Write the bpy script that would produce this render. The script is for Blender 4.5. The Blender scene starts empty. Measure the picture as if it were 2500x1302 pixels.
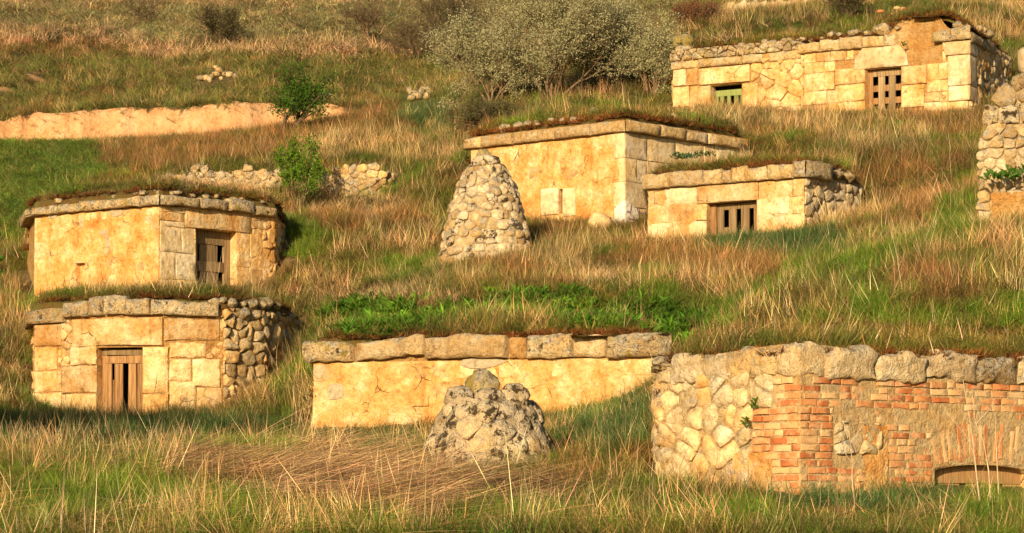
import bpy, math, random
import numpy as np
from mathutils import Vector

random.seed(7)
rng = np.random.default_rng(7)
SC = bpy.context.scene
COL = SC.collection

# ------------------------------------------------------------------ camera, sky, sun, exposure
F_PX, HZ = 7500.0, 1300.0            # focal length and horizon row in pixels of the 2500 px photograph
cam_d = bpy.data.cameras.new('camera')
cam_d.sensor_width = 36.0
cam_d.lens = 36.0 * F_PX / 2500.0
cam_d.shift_y = (HZ - 651.0) / 2500.0
cam_d.clip_start, cam_d.clip_end = 0.5, 2000.0
cam = bpy.data.objects.new('camera', cam_d)
cam.rotation_euler = (math.radians(90), 0, 0)
COL.objects.link(cam)
SC.camera = cam

SUN_EL, SUN_AZ = math.radians(18), math.radians(20)     # azimuth: to the left of straight behind the camera
world = bpy.data.worlds.new('World'); SC.world = world
world.use_nodes = True
wn = world.node_tree.nodes; wl = world.node_tree.links
wn.clear()
wo = wn.new('ShaderNodeOutputWorld'); wb = wn.new('ShaderNodeBackground'); ws = wn.new('ShaderNodeTexSky')
ws.sky_type = 'NISHITA'; ws.sun_disc = False
ws.sun_elevation = SUN_EL; ws.sun_rotation = math.radians(180) + SUN_AZ
ws.air_density = 1.2; ws.dust_density = 2.5
wb.inputs['Strength'].default_value = 0.06
wl.new(ws.outputs[0], wb.inputs['Color']); wl.new(wb.outputs[0], wo.inputs['Surface'])

sd = bpy.data.lights.new('sun', 'SUN'); sd.energy = 5.0; sd.angle = math.radians(0.55); sd.color = (1.0, 0.77, 0.47)
sun = bpy.data.objects.new('sun', sd)
ldir = Vector((math.sin(SUN_AZ)*math.cos(SUN_EL), math.cos(SUN_AZ)*math.cos(SUN_EL), -math.sin(SUN_EL)))
sun.rotation_euler = ldir.to_track_quat('-Z', 'Y').to_euler()
sun.location = (-20, -30, 25)
COL.objects.link(sun)
SC.view_settings.view_transform = 'Standard'
SC.view_settings.look = 'None'
SC.view_settings.exposure = 0.5
SC.view_settings.gamma = 1.0

# ------------------------------------------------------------------ helpers
def P(u, v, Y):                       # photo pixel at distance Y -> point
    return np.array([(u-1250.0)/F_PX*Y, Y, (HZ-v)/F_PX*Y])

def _h(ix, iy, iz):
    n = (ix.astype(np.int64)*374761393 + iy.astype(np.int64)*668265263 + iz.astype(np.int64)*2147483647 + 1013904223) & 0xffffffff
    n = ((n ^ (n >> 13)) * 1274126177) & 0xffffffff
    n = ((n ^ (n >> 16)) * 2246822519) & 0xffffffff
    return ((n ^ (n >> 15)) & 0xffffff) / float(0xffffff) * 2 - 1

def vnoise(p):
    p = np.asarray(p, float); i = np.floor(p).astype(np.int64); f = p - i
    w = f*f*(3-2*f); r = 0
    for a in (0, 1):
        for b in (0, 1):
            for c in (0, 1):
                k = (w[..., 0] if a else 1-w[..., 0])*(w[..., 1] if b else 1-w[..., 1])*(w[..., 2] if c else 1-w[..., 2])
                r = r + k*_h(i[..., 0]+a, i[..., 1]+b, i[..., 2]+c)
    return r

def fbm(p, sc=1.0, oc=3, rough=0.5):
    p = np.asarray(p, float)*sc; a, r, t = 1.0, 0, 0
    for k in range(oc):
        r = r + a*vnoise(p + 17.3*k); t += a; a *= rough; p = p*2.03
    return r/t

def sstep(a, b, x):
    t = np.clip((x-a)/(b-a), 0, 1); return t*t*(3-2*t)

def link_obj(name, me, parent=None, loc=(0, 0, 0)):
    o = bpy.data.objects.new(name, me); COL.objects.link(o)
    o.location = loc
    if parent is not None: o.parent = parent
    return o

def wloc(o):
    l = np.array(o.location)
    while o.parent is not None:
        o = o.parent; l = l + np.array(o.location)
    return l

def mesh_obj(name, verts, faces, mat, parent=None, smooth=True, angle=None, origin=None):
    verts = np.asarray(verts, float)
    c = verts.mean(axis=0) if origin is None else np.asarray(origin, float)
    me = bpy.data.meshes.new(name)
    me.from_pydata((verts-c).tolist(), [], faces)
    me.materials.append(mat)
    if smooth:
        me.polygons.foreach_set('use_smooth', [True]*len(me.polygons))
        if angle: me.set_sharp_from_angle(angle=math.radians(angle))
    pl = wloc(parent) if parent is not None else 0
    return link_obj(name, me, parent, c-pl)

def thing(name, label, cat, loc, group=None):
    o = bpy.data.objects.new(name, None); COL.objects.link(o)
    o.empty_display_size = 0.3; o.location = loc
    return tag(o, label, cat, group)

def tag(o, label=None, cat=None, group=None, kind=None):
    if label: o['label'] = label
    if cat: o['category'] = cat
    if group: o['group'] = group
    if kind: o['kind'] = kind
    return o

# ------------------------------------------------------------------ materials
class NT:
    def __init__(s, name):
        s.m = bpy.data.materials.new(name); s.m.use_nodes = True
        s.n = s.m.node_tree.nodes; s.l = s.m.node_tree.links
        s.b = s.n['Principled BSDF']; s.out = s.n['Material Output']
        s.b.inputs['Roughness'].default_value = 0.9
        s.b.inputs['Specular IOR Level'].default_value = 0.15
        g = s.n.new('ShaderNodeNewGeometry'); s.pos = g.outputs['Position']; s.nor = g.outputs['Normal']
    def lk(s, a, b): s.l.new(a, b)
    def noise(s, sc, det=4, ro=0.55, vec=None):
        n = s.n.new('ShaderNodeTexNoise'); n.inputs['Scale'].default_value = sc
        n.inputs['Detail'].default_value = det; n.inputs['Roughness'].default_value = ro
        s.lk(vec or s.pos, n.inputs['Vector']); return n.outputs['Fac']
    def vor(s, sc, feat='F1', vec=None):
        n = s.n.new('ShaderNodeTexVoronoi'); n.feature = feat; n.inputs['Scale'].default_value = sc
        s.lk(vec or s.pos, n.inputs['Vector']); return n.outputs['Distance']
    def scale(s, v):
        n = s.n.new('ShaderNodeVectorMath'); n.operation = 'MULTIPLY'; s.lk(s.pos, n.inputs[0]); n.inputs[1].default_value = v
        return n.outputs[0]
    def math(s, op, a, b=None, clamp=False):
        n = s.n.new('ShaderNodeMath'); n.operation = op; n.use_clamp = clamp
        for i, x in enumerate((a, b)):
            if x is None: continue
            if isinstance(x, (int, float)): n.inputs[i].default_value = x
            else: s.lk(x, n.inputs[i])
        return n.outputs[0]
    def ramp(s, fac, stops):
        n = s.n.new('ShaderNodeValToRGB'); e = n.color_ramp.elements
        while len(e) < len(stops): e.new(0.5)
        for i, (p, c) in enumerate(stops):
            e[i].position = p
            e[i].color = (c, c, c, 1) if isinstance(c, (int, float)) else (*c, 1)
        s.lk(fac, n.inputs[0]); return n.outputs[0]
    def mix(s, f, a, b, mode='MIX'):
        n = s.n.new('ShaderNodeMix'); n.data_type = 'RGBA'; n.blend_type = mode
        for i, x in ((0, f), (6, a), (7, b)):
            if isinstance(x, (int, float)): n.inputs[i].default_value = x
            elif isinstance(x, tuple): n.inputs[i].default_value = (*x, 1)
            else: s.lk(x, n.inputs[i])
        return n.outputs[2]
    def rand(s):
        return s.n.new('ShaderNodeObjectInfo').outputs['Random']
    def nz(s):
        n = s.n.new('ShaderNodeSeparateXYZ'); s.lk(s.nor, n.inputs[0]); return n.outputs[2]
    def bump(s, h, dist=0.02, st=0.6):
        n = s.n.new('ShaderNodeBump'); n.inputs['Strength'].default_value = st; n.inputs['Distance'].default_value = dist
        s.lk(h, n.inputs['Height']); s.lk(n.outputs[0], s.b.inputs['Normal'])
    def col(s, c):
        if isinstance(c, tuple): s.b.inputs['Base Color'].default_value = (*c, 1)
        else: s.lk(c, s.b.inputs['Base Color'])

def stone_mat(name, ochre, cream, pale, lichen=0.3, spots=0.3, var=0.35, bump=0.02, sc=1.0, yellow=0.0, crack=0.0, moss=0.0):
    t = NT(name)
    n1 = t.noise(1.5*sc, 6, 0.68); n2 = t.noise(8*sc, 7, 0.7)
    a = t.ramp(n1, [(0.34, ochre), (0.50, cream), (0.64, pale)])
    b = t.ramp(n2, [(0.28, (0.50, 0.42, 0.32)), (0.46, (0.95, 0.93, 0.9)), (0.68, (1.22, 1.20, 1.15))])
    c = t.mix(1.0, a, b, 'MULTIPLY')
    r = t.rand()
    rv = t.ramp(r, [(0.0, (1-var*0.9, 1-var*1.1, 1-var*1.3)), (0.35, (1.0, 0.97, 0.92)), (0.7, (1.08, 1.02, 0.9)), (1.0, (1+var*0.3, 1+var*0.33, 1+var*0.4))])
    c = t.mix(1.0, c, rv, 'MULTIPLY')
    # rain streaks running down the face
    st = t.noise(1.0, 4, 0.6, t.scale((5.5, 5.5, 0.7)))
    c = t.mix(t.ramp(st, [(0.56, 0.0), (0.72, 0.55)]), c, t.mix(1.0, c, (0.62, 0.46, 0.30), 'MULTIPLY'))
    if lichen > 0:
        ln = t.math('ADD', t.noise(5.5, 9, 0.72), t.math('MULTIPLY', t.nz(), 0.14))
        lo = 0.66 - 0.27*lichen
        m = t.ramp(ln, [(lo, 0.0), (lo+0.10, 1.0)])
        lc = t.ramp(t.noise(16, 5, 0.7), [(0.30, (0.13, 0.11, 0.085)), (0.48, (0.36, 0.32, 0.24)), (0.66, (0.62, 0.57, 0.46))])
        c = t.mix(t.math('MULTIPLY', m, 0.9), c, lc)
    if yellow > 0:
        m = t.ramp(t.noise(3.3, 6, 0.7), [(0.62-0.25*yellow, 0.0), (0.70-0.25*yellow, 0.85)])
        c = t.mix(m, c, (0.38, 0.29, 0.06))
    if moss:
        m = t.ramp(t.noise(6.5, 7, 0.72), [(0.60-.12*moss, 0.0), (0.65-.12*moss, 0.95)])
        c = t.mix(m, c, (0.055, 0.038, 0.018))
    if spots > 0:
        m = t.ramp(t.noise(24, 6, 0.75), [(0.63-0.12*spots, 0.0), (0.70-0.12*spots, 1.0)])
        c = t.mix(t.math('MULTIPLY', m, min(1, 0.45+spots*0.5)), c, (0.09, 0.06, 0.035))
    if crack:
        w = t.n.new('ShaderNodeMix'); w.data_type = 'VECTOR'; w.inputs[0].default_value = 0.22
        nn = t.n.new('ShaderNodeTexNoise'); nn.inputs['Scale'].default_value = 2.4; nn.inputs['Detail'].default_value = 6; t.lk(t.pos, nn.inputs['Vector'])
        t.lk(t.pos, w.inputs[4]); t.lk(nn.outputs['Color'], w.inputs[5])
        ed = t.ramp(t.vor(2.3, 'DISTANCE_TO_EDGE', w.outputs[1]), [(0.002, 1.0), (0.011, 0.0)])
        mk = t.ramp(t.noise(1.7, 4, 0.6), [(0.53, 0.0), (0.62, 1.0)])
        ed = t.math('MULTIPLY', ed, mk)
        c = t.mix(t.math('MULTIPLY', ed, crack), c, (0.16, 0.09, 0.035))
    t.col(c)
    h = t.math('ADD', t.noise(11*sc, 7, 0.68), t.math('MULTIPLY', t.noise(45, 3, 0.6), 0.35))
    pits = t.ramp(t.vor(22), [(0.0, 0.0), (0.28, 1.0)])
    h = t.math('ADD', h, t.math('MULTIPLY', pits, 0.18))
    h = t.math('ADD', h, t.math('MULTIPLY', t.noise(3.5*sc, 4, 0.6), 0.9))
    if crack: h = t.math('SUBTRACT', h, t.math('MULTIPLY', ed, 0.8))
    t.bump(h, bump*3.2, 1.0)
    return t.m

M = {}
M['ashlar'] = stone_mat('ashlar_limestone', (0.60, 0.32, 0.10), (0.70, 0.48, 0.23), (0.80, 0.66, 0.42), 0.15, 0.4, 0.32, 0.016, 1.2, 0.0, 0.6)
M['pale'] = stone_mat('pale_limestone', (0.60, 0.44, 0.23), (0.66, 0.53, 0.33), (0.76, 0.68, 0.52), 0.12, 0.2, 0.2, 0.010)
M['render'] = stone_mat('weathered_render', (0.62, 0.27, 0.065), (0.74, 0.44, 0.165), (0.83, 0.63, 0.36), 0.05, 0.45, 0.1, 0.018, 1.5, 0.0, 0.85)
M['cap'] = stone_mat('lichened_cap_stone', (0.54, 0.38, 0.18), (0.60, 0.46, 0.26), (0.70, 0.59, 0.40), 0.66, 0.75, 0.3, 0.03, 1.4, 0.25, 0.0, 0.2)
M['cap_clean'] = stone_mat('cap_limestone', (0.58, 0.39, 0.17), (0.64, 0.48, 0.26), (0.72, 0.60, 0.40), 0.34, 0.5, 0.25, 0.026, 1.3, 0.12)
M['rubble'] = stone_mat('rubble_limestone', (0.54, 0.35, 0.15), (0.60, 0.45, 0.24), (0.68, 0.57, 0.38), 0.5, 0.45, 0.4, 0.026, 1.5)
M['rubble_pale'] = stone_mat('pale_rubble', (0.62, 0.46, 0.25), (0.70, 0.58, 0.38), (0.78, 0.70, 0.54), 0.38, 0.4, 0.3, 0.022, 1.5)
M['chimney'] = stone_mat('mossy_chimney_stone', (0.62, 0.49, 0.31), (0.70, 0.60, 0.43), (0.78, 0.71, 0.56), 0.3, 0.5, 0.25, 0.03, 1.5, 0.0, 0.0, 0.85)
M['yellow'] = stone_mat('yellow_lichen_stone', (0.46, 0.36, 0.16), (0.50, 0.41, 0.2), (0.5, 0.4, 0.2), 0.55, 0.6, 0.2, 0.03, 1.5, 0.5)
M['mortar'] = stone_mat('earth_mortar', (0.50, 0.27, 0.09), (0.54, 0.33, 0.13), (0.58, 0.42, 0.22), 0.0, 0.35, 0.1, 0.03, 1.6)
M['mortar_pale'] = stone_mat('lime_mortar', (0.54, 0.37, 0.17), (0.58, 0.46, 0.27), (0.64, 0.54, 0.36), 0.4, 0.4, 0.1, 0.03, 1.6)
M['cement'] = stone_mat('grey_mortar', (0.56, 0.36, 0.16), (0.52, 0.39, 0.21), (0.50, 0.41, 0.26), 0.1, 0.25, 0.1, 0.014, 1.6)
M['patch'] = stone_mat('grey_render_patch', (0.46, 0.37, 0.24), (0.46, 0.39, 0.28), (0.48, 0.42, 0.31), 0, 0.1, 0.1, 0.01, 2)
M['white'] = stone_mat('whitewash', (0.72, 0.66, 0.58), (0.78, 0.74, 0.68), (0.82, 0.80, 0.76), 0, 0.12, 0.05, 0.008, 2)
M['earth'] = stone_mat('orange_earth', (0.60, 0.30, 0.09), (0.64, 0.37, 0.13), (0.66, 0.44, 0.20), 0, 0.35, 0.1, 0.04, 1.4)

def brick_mat():
    t = NT('fired_brick')
    r = t.rand()
    a = t.ramp(r, [(0.0, (0.42, 0.13, 0.045)), (0.25, (0.56, 0.22, 0.085)), (0.55, (0.62, 0.31, 0.13)), (0.8, (0.66, 0.39, 0.18)), (1.0, (0.68, 0.47, 0.25))])
    b = t.ramp(t.noise(9, 6, 0.65), [(0.25, (0.72, 0.68, 0.62)), (0.5, (1, 1, 1)), (0.75, (1.12, 1.12, 1.1))])
    c = t.mix(1.0, a, b, 'MULTIPLY')
    m = t.ramp(t.noise(4.5, 7, 0.7), [(0.50, 0.0), (0.62, 0.75)])
    c = t.mix(m, c, (0.60, 0.43, 0.24))
    t.col(c); t.bump(t.noise(28, 6, 0.7), 0.018, 0.8)
    return t.m
M['brick'] = brick_mat()

def wood_mat(name, c0, c1, c2):
    t = NT(name)
    g = t.noise(1, 6, 0.65, t.scale((38, 38, 1.6)))
    a = t.ramp(g, [(0.28, c0), (0.5, c1), (0.72, c2)])
    b = t.ramp(t.rand(), [(0, (0.72, 0.68, 0.62)), (1, (1.15, 1.12, 1.08))])
    t.col(t.mix(1.0, a, b, 'MULTIPLY')); t.bump(g, 0.012, 0.9)
    t.b.inputs['Roughness'].default_value = 0.85
    return t.m
M['wood'] = wood_mat('weathered_wood', (0.10, 0.065, 0.03), (0.27, 0.19, 0.10), (0.42, 0.33, 0.20))
M['wood_warm'] = wood_mat('brown_wood', (0.12, 0.06, 0.022), (0.30, 0.17, 0.075), (0.44, 0.29, 0.14))
M['wood_tan'] = wood_mat('tan_wood', (0.34, 0.18, 0.07), (0.50, 0.30, 0.14), (0.60, 0.40, 0.21))
M['wood_green'] = wood_mat('green_painted_wood', (0.16, 0.15, 0.05), (0.20, 0.25, 0.085), (0.30, 0.36, 0.15))
def plain(name, c):
    t = NT(name); t.col(c); return t.m
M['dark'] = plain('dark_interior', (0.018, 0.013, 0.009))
M['purple'] = plain('purple_paint', (0.20, 0.10, 0.26))

def plant_mat(name, col=None, attr=False, trans=0.35, var=0.35, dead=0.0):
    t = NT(name)
    t.b.inputs['Roughness'].default_value = 0.65
    if attr:
        a = t.n.new('ShaderNodeAttribute'); a.attribute_type = 'INSTANCER'; a.attribute_name = 'col'
        c = a.outputs['Color']
    else:
        n = t.n.new('ShaderNodeRGB'); n.outputs[0].default_value = (*col, 1); c = n.outputs[0]
    if attr:
        b = t.n.new('ShaderNodeAttribute'); b.attribute_name = 'bl'; f = b.outputs['Fac']
        v = t.ramp(f, [(0.0, (1-var*1.5, 1-var*1.5, 1-var*1.5)), (0.5, (1, 1, 1)), (1.0, (1+var*1.5, 1+var*1.4, 1+var*1.3))])
        c = t.mix(1.0, c, v, 'MULTIPLY')
        if dead: c = t.mix(t.ramp(f, [(1-dead-.02, 0.0), (1-dead, 0.8)]), c, (0.36, 0.24, 0.10))
    else:
        v = t.ramp(t.noise(1.0, 2, 0.5, t.scale((31, 31, 6))), [(0.3, (1-var, 1-var, 1-var*1.1)), (0.7, (1+var, 1+var*0.9, 1+var*0.8))])
        c = t.mix(1.0, c, v, 'MULTIPLY')
    t.col(c)
    tr = t.n.new('ShaderNodeBsdfTranslucent'); t.lk(c, tr.inputs['Color'])
    mx = t.n.new('ShaderNodeMixShader'); mx.inputs[0].default_value = trans
    t.lk(t.b.outputs[0], mx.inputs[1]); t.lk(tr.outputs[0], mx.inputs[2]); t.lk(mx.outputs[0], t.out.inputs['Surface'])
    return t.m
M['grass'] = plant_mat('grass_blades', attr=True, dead=0.07)
M['weeds'] = plant_mat('ground_cover_leaves', attr=True, var=.4)
M['straw'] = plant_mat('dry_grass_stalks', attr=True, trans=0.2, var=0.42)
M['moss'] = plant_mat('moss_cushions', attr=True, trans=0.1, var=0.45)
M['bark'] = stone_mat('bark', (0.10, 0.07, 0.045), (0.14, 0.10, 0.065), (0.19, 0.15, 0.10), 0.2, 0.4, 0.2, 0.02, 3)
M['bark_pale'] = stone_mat('pale_bark', (0.20, 0.14, 0.085), (0.25, 0.18, 0.115), (0.31, 0.24, 0.16), 0.1, 0.3, 0.2, 0.02, 3)
M['leaf_green'] = plant_mat('green_leaves', (0.065, 0.15, 0.014), trans=0.4, var=0.5)
M['leaf_bright'] = plant_mat('bright_green_leaves', (0.13, 0.26, 0.018), trans=0.45, var=0.4)
M['leaf_grey'] = plant_mat('grey_green_leaves', (0.46, 0.46, 0.26), trans=0.4, var=0.3)
M['leaf_olive'] = plant_mat('olive_leaves', (0.13, 0.13, 0.05), trans=0.3, var=0.45)
M['leaf_red'] = plant_mat('reddish_twig_leaves', (0.21, 0.075, 0.035), trans=0.2, var=0.4)
M['leaf_weed'] = plant_mat('weed_leaves', (0.075, 0.165, 0.022), trans=0.35, var=0.4)
M['leaf_blue'] = plant_mat('blue_green_leaves', (0.075, 0.13, 0.055), trans=0.3, var=0.4)
M['stalk'] = plant_mat('bleached_stalk', (0.52, 0.40, 0.26), trans=0.05, var=0.25)

def ground_mat():
    t = NT('hillside_soil')
    a = t.n.new('ShaderNodeAttribute'); a.attribute_name = 'bare'
    u = t.ramp(t.noise(1.2, 6, 0.65), [(0.3, (0.085, 0.06, 0.025)), (0.5, (0.15, 0.11, 0.045)), (0.7, (0.22, 0.15, 0.07))])
    e = t.ramp(t.noise(1.6, 8, 0.7), [(0.28, (0.44, 0.20, 0.07)), (0.5, (0.60, 0.34, 0.16)), (0.72, (0.68, 0.47, 0.28))])
    e = t.mix(t.ramp(t.noise(7, 6, 0.75), [(0.54, 0), (0.64, 0.75)]), e, (0.28, 0.15, 0.07))
    f = t.math('ADD', a.outputs['Fac'], t.math('MULTIPLY', t.math('SUBTRACT', t.noise(5, 6, 0.7), 0.5), 0.9))
    t.col(t.mix(t.ramp(f, [(0.42, 0), (0.58, 1)]), u, e))
    t.bump(t.math('ADD', t.noise(6, 8, 0.7), t.math('MULTIPLY', t.vor(9), 0.3)), 0.09, 0.9)
    return t.m
M['ground'] = ground_mat()
def turf_mat():
    t = NT('mossy_turf')
    a = t.ramp(t.noise(2.6, 7, 0.7), [(0.30, (0.065, 0.032, 0.012)), (0.45, (0.15, 0.085, 0.025)), (0.6, (0.13, 0.12, 0.03)), (0.75, (0.46, 0.28, 0.11))])
    t.col(a); t.bump(t.noise(14, 7, 0.75), 0.08, 1.0)
    return t.m
M['turf'] = turf_mat()

# ------------------------------------------------------------------ wall surfaces
class Path:
    """vertical wall face over a plan polyline given left to right as seen from the camera"""
    def __init__(s, pts, r=0.05):
        s.p = np.array([[q[0], q[1]] for q in pts]); s.r = r; s.prep()
    def prep(s):
        d = np.diff(s.p, axis=0); s.len = np.hypot(d[:, 0], d[:, 1]); s.t = d/s.len[:, None]
        s.n = np.stack([s.t[:, 1], -s.t[:, 0]], 1); s.S = np.concatenate([[0], np.cumsum(s.len)])
    def at(s, S, T, D):
        i = int(np.clip(np.searchsorted(s.S, S, 'right')-1, 0, len(s.len)-1))
        a = S - s.S[i]; n = s.n[i]; off = n
        if i > 0 and a < s.r:
            m = s.n[i-1]; mi = (n+m)/(1+n.dot(m)); w = 1-max(a, 0)/s.r; off = n*(1-w)+mi*w
        if i < len(s.len)-1 and s.len[i]-a < s.r:
            m = s.n[i+1]; mi = (n+m)/(1+n.dot(m)); w = 1-max(s.len[i]-a, 0)/s.r; off = n*(1-w)+mi*w
        q = s.p[i] + s.t[i]*a + off*D
        return (q[0], q[1], T)
    def pix(s, u, v=None, d=0.0, seg=None):
        k = (u-1250.0)/F_PX; best = None
        for i in (range(len(s.len)) if seg is None else [seg]):
            p = s.p[i] + s.n[i]*d; t = s.t[i]
            den = t[0]-k*t[1]
            if abs(den) < 1e-6: continue
            a = (k*p[1]-p[0])/den
            out = max(0, -a, a-s.len[i])
            y = p[1]+a*t[1]
            if y < 1: continue
            if best is None or out < best[0]-1e-6: best = (out, s.S[i]+a, y)
        S, y = best[1], best[2]
        return (S, (HZ-v)/F_PX*y) if v is not None else S

class Cone:
    def __init__(s, c, prof):          # prof: list of (z, radius) from bottom up
        s.c = c; s.z = np.array([q[0] for q in prof]); s.rad = np.array([q[1] for q in prof])
        s.rm = float(s.rad.mean())
    def at(s, S, T, D):
        th = S/s.rm; r = np.interp(T, s.z, s.rad)+D
        return (s.c[0]+r*math.sin(th), s.c[1]-r*math.cos(th), T)

def poly_area_c(p):
    p = np.asarray(p); x, y = p[:, 0], p[:, 1]; x2, y2 = np.roll(x, -1), np.roll(y, -1)
    cr = x*y2-x2*y; A = cr.sum()/2
    if abs(A) < 1e-9: return 0, p.mean(0)
    return A, np.array([((x+x2)*cr).sum(), ((y+y2)*cr).sum()])/(6*A)

def resample(p, n):
    p = np.asarray(p); q = np.vstack([p, p[:1]]); d = np.hypot(*np.diff(q, axis=0).T); S = np.concatenate([[0], np.cumsum(d)])
    s = (np.arange(n)+0.01)/n*S[-1]
    return np.stack([np.interp(s, S, q[:, 0]), np.interp(s, S, q[:, 1])], 1)

def chaikin(p, k=1, f=0.25):
    for _ in range(k):
        q = np.roll(p, -1, 0); p = np.stack([p*(1-f)+q*f, p*f+q*(1-f)], 1).reshape(-1, 2)
    return p

def stone(surf, poly, mat, parent, name='stone', front=0.0, back=-0.12, bevel=0.02, bulge=0.0, gap=0.006, rough=0.01, rnd=0, dens=None, jit=0.0, sharp=None):
    A, c = poly_area_c(poly)
    if abs(A) < 4e-4: return None
    p = np.asarray(poly, float)
    if A < 0: p = p[::-1]
    size = math.sqrt(abs(A))
    if rnd:
        p = chaikin(p, rnd, 0.11)
    n = dens or int(np.clip(6+size*16, 8, 22))
    if rnd: p = resample(p, n+4)
    else:                                        # keep the corners
        q = []; per = np.hypot(*(np.roll(p, -1, 0)-p).T)
        for i in range(len(p)):
            k = max(1, int(round(n*per[i]/per.sum())))
            for j in range(k): q.append(p[i]+(p[(i+1) % len(p)]-p[i])*j/k)
        p = np.array(q)
    n = len(p); r = p-c; L = np.hypot(*r.T)+1e-6
    p = c+r*(1-np.minimum(gap/L, 0.4))[:, None]
    seed = random.random()*100
    if jit: p = p+np.stack([fbm(np.c_[p*9, np.full(n, seed)]), fbm(np.c_[p*9, np.full(n, seed+9)])], 1)*jit
    r = p-c; L = np.hypot(*r.T)+1e-6
    tilt = (random.uniform(-1, 1)*rough*0.8, random.uniform(-1, 1)*rough*0.8)
    V, Fc = [], []
    def ring(q, d, nz):
        e = fbm(np.c_[q*7, np.full(len(q), seed)], 1, 2)*nz + ((q-c)@np.array(tilt))/max(size, .05)
        for k in range(len(q)): V.append(surf.at(q[k, 0], q[k, 1], d+e[k]))
    shr = lambda b: c+r*(1-np.minimum(b/L, 0.6))[:, None]
    ring(p, back, 0); ring(p, front-bevel, rough*0.5); ring(shr(bevel), front-bevel*0.12, rough*0.8)
    big = size > 0.16
    m = 3
    if big:
        ring(c+(shr(bevel)-c)*0.62, front+bulge*0.7, rough); m = 4
    e = surf.at(c[0], c[1], front+bulge+float(fbm(np.array([[c[0]*7, c[1]*7, seed]]))[0])*rough); V.append(e)
    for k in range(m-1):
        for i in range(n):
            j = (i+1) % n
            Fc.append((k*n+i, k*n+j, (k+1)*n+j, (k+1)*n+i))
    for i in range(n): Fc.append(((m-1)*n+i, (m-1)*n+(i+1) % n, m*n))
    return mesh_obj(name, V, Fc, mat, parent, True, sharp if sharp else (38 if rnd else 42))

def rect(s0, s1, t0, t1): return [(s0, t0), (s1, t0), (s1, t1), (s0, t1)]

def pr(surf, u0, u1, vt, vb, seg=None, d=0.0):
    """rectangle on the wall from photo pixels, level top and bottom taken at its middle"""
    s0, s1 = surf.pix(u0, d=d, seg=seg), surf.pix(u1, d=d, seg=seg)
    um = (u0+u1)/2
    return s0, s1, surf.pix(um, vb, d, seg)[1], surf.pix(um, vt, d, seg)[1]

def clip(poly, nx, ny, c):
    out = []
    for i in range(len(poly)):
        a, b = poly[i], poly[(i+1) % len(poly)]
        da, db = a[0]*nx+a[1]*ny-c, b[0]*nx+b[1]*ny-c
        if da <= 0: out.append(a)
        if (da < 0 < db) or (db < 0 < da):
            t = da/(da-db); out.append((a[0]+(b[0]-a[0])*t, a[1]+(b[1]-a[1])*t))
    return out

def voronoi(seeds, bound):
    S = np.asarray(seeds); out = []
    for i, p in enumerate(S):
        d = ((S-p)**2).sum(1); poly = list(bound)
        for j in np.argsort(d)[1:18]:
            q = S[j]; n = q-p; poly = clip(poly, n[0], n[1], n.dot((p+q)/2))
            if len(poly) < 3: break
        if len(poly) >= 3: out.append((i, poly))
    return out

def rubble(surf, bound, size, mat, parent, excl=(), front=0.02, aspect=1.35, keep=None, name='stone', mats=None, gap=0.011, rough=0.022, bulge=0.025, back=-0.1, sizes=None):
    b = np.array(bound); s0, t0 = b.min(0); s1, t1 = b.max(0)
    seeds = []; t = t0; row = 0
    while t < t1+size:
        hh = size*random.uniform(0.6, 1.25)
        s = s0-random.random()*size
        while s < s1+size:
            w = size*aspect*random.choice([0.45, 0.7, 0.9, 1.2, 1.7, 2.0])
            seeds.append((s+w/2+random.uniform(-.1, .1)*size, t+hh/2+random.uniform(-.2, .2)*size)); s += w
        t += hh; row += 1
    n = 0
    for i, poly in voronoi(seeds, [tuple(q) for q in bound]):
        A, c = poly_area_c(poly)
        if abs(A) < 0.10*size*size: continue
        if any(e[0]-.02 < c[0] < e[1]+.02 and e[2]-.02 < c[1] < e[3]+.02 for e in excl): continue
        if keep and not keep(c[0], c[1]): continue
        for e in excl:                             # trim what reaches into an opening
            if max(q[0] for q in poly) > e[0] and min(q[0] for q in poly) < e[1] and max(q[1] for q in poly) > e[2] and min(q[1] for q in poly) < e[3]:
                dx0, dx1, dt0, dt1 = e[0]-c[0], c[0]-e[1], e[2]-c[1], c[1]-e[3]
                k = int(np.argmax([dx0, dx1, dt0, dt1]))
                poly = [lambda: clip(poly, 1, 0, e[0]), lambda: clip(poly, -1, 0, -e[1]), lambda: clip(poly, 0, 1, e[2]), lambda: clip(poly, 0, -1, -e[3])][k]()
                if len(poly) < 3: break
        if len(poly) < 3: continue
        mm = random.choice(mats) if mats else mat
        stone(surf, poly, mm, parent, name, front+random.uniform(-.02, .025), back, size*random.uniform(.06, .13), bulge*random.uniform(.1, .8), gap*.55, rough*1.25, rnd=1, dens=8 if size < .3 else 10, jit=size*.10)
        n += 1
    return n

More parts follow.
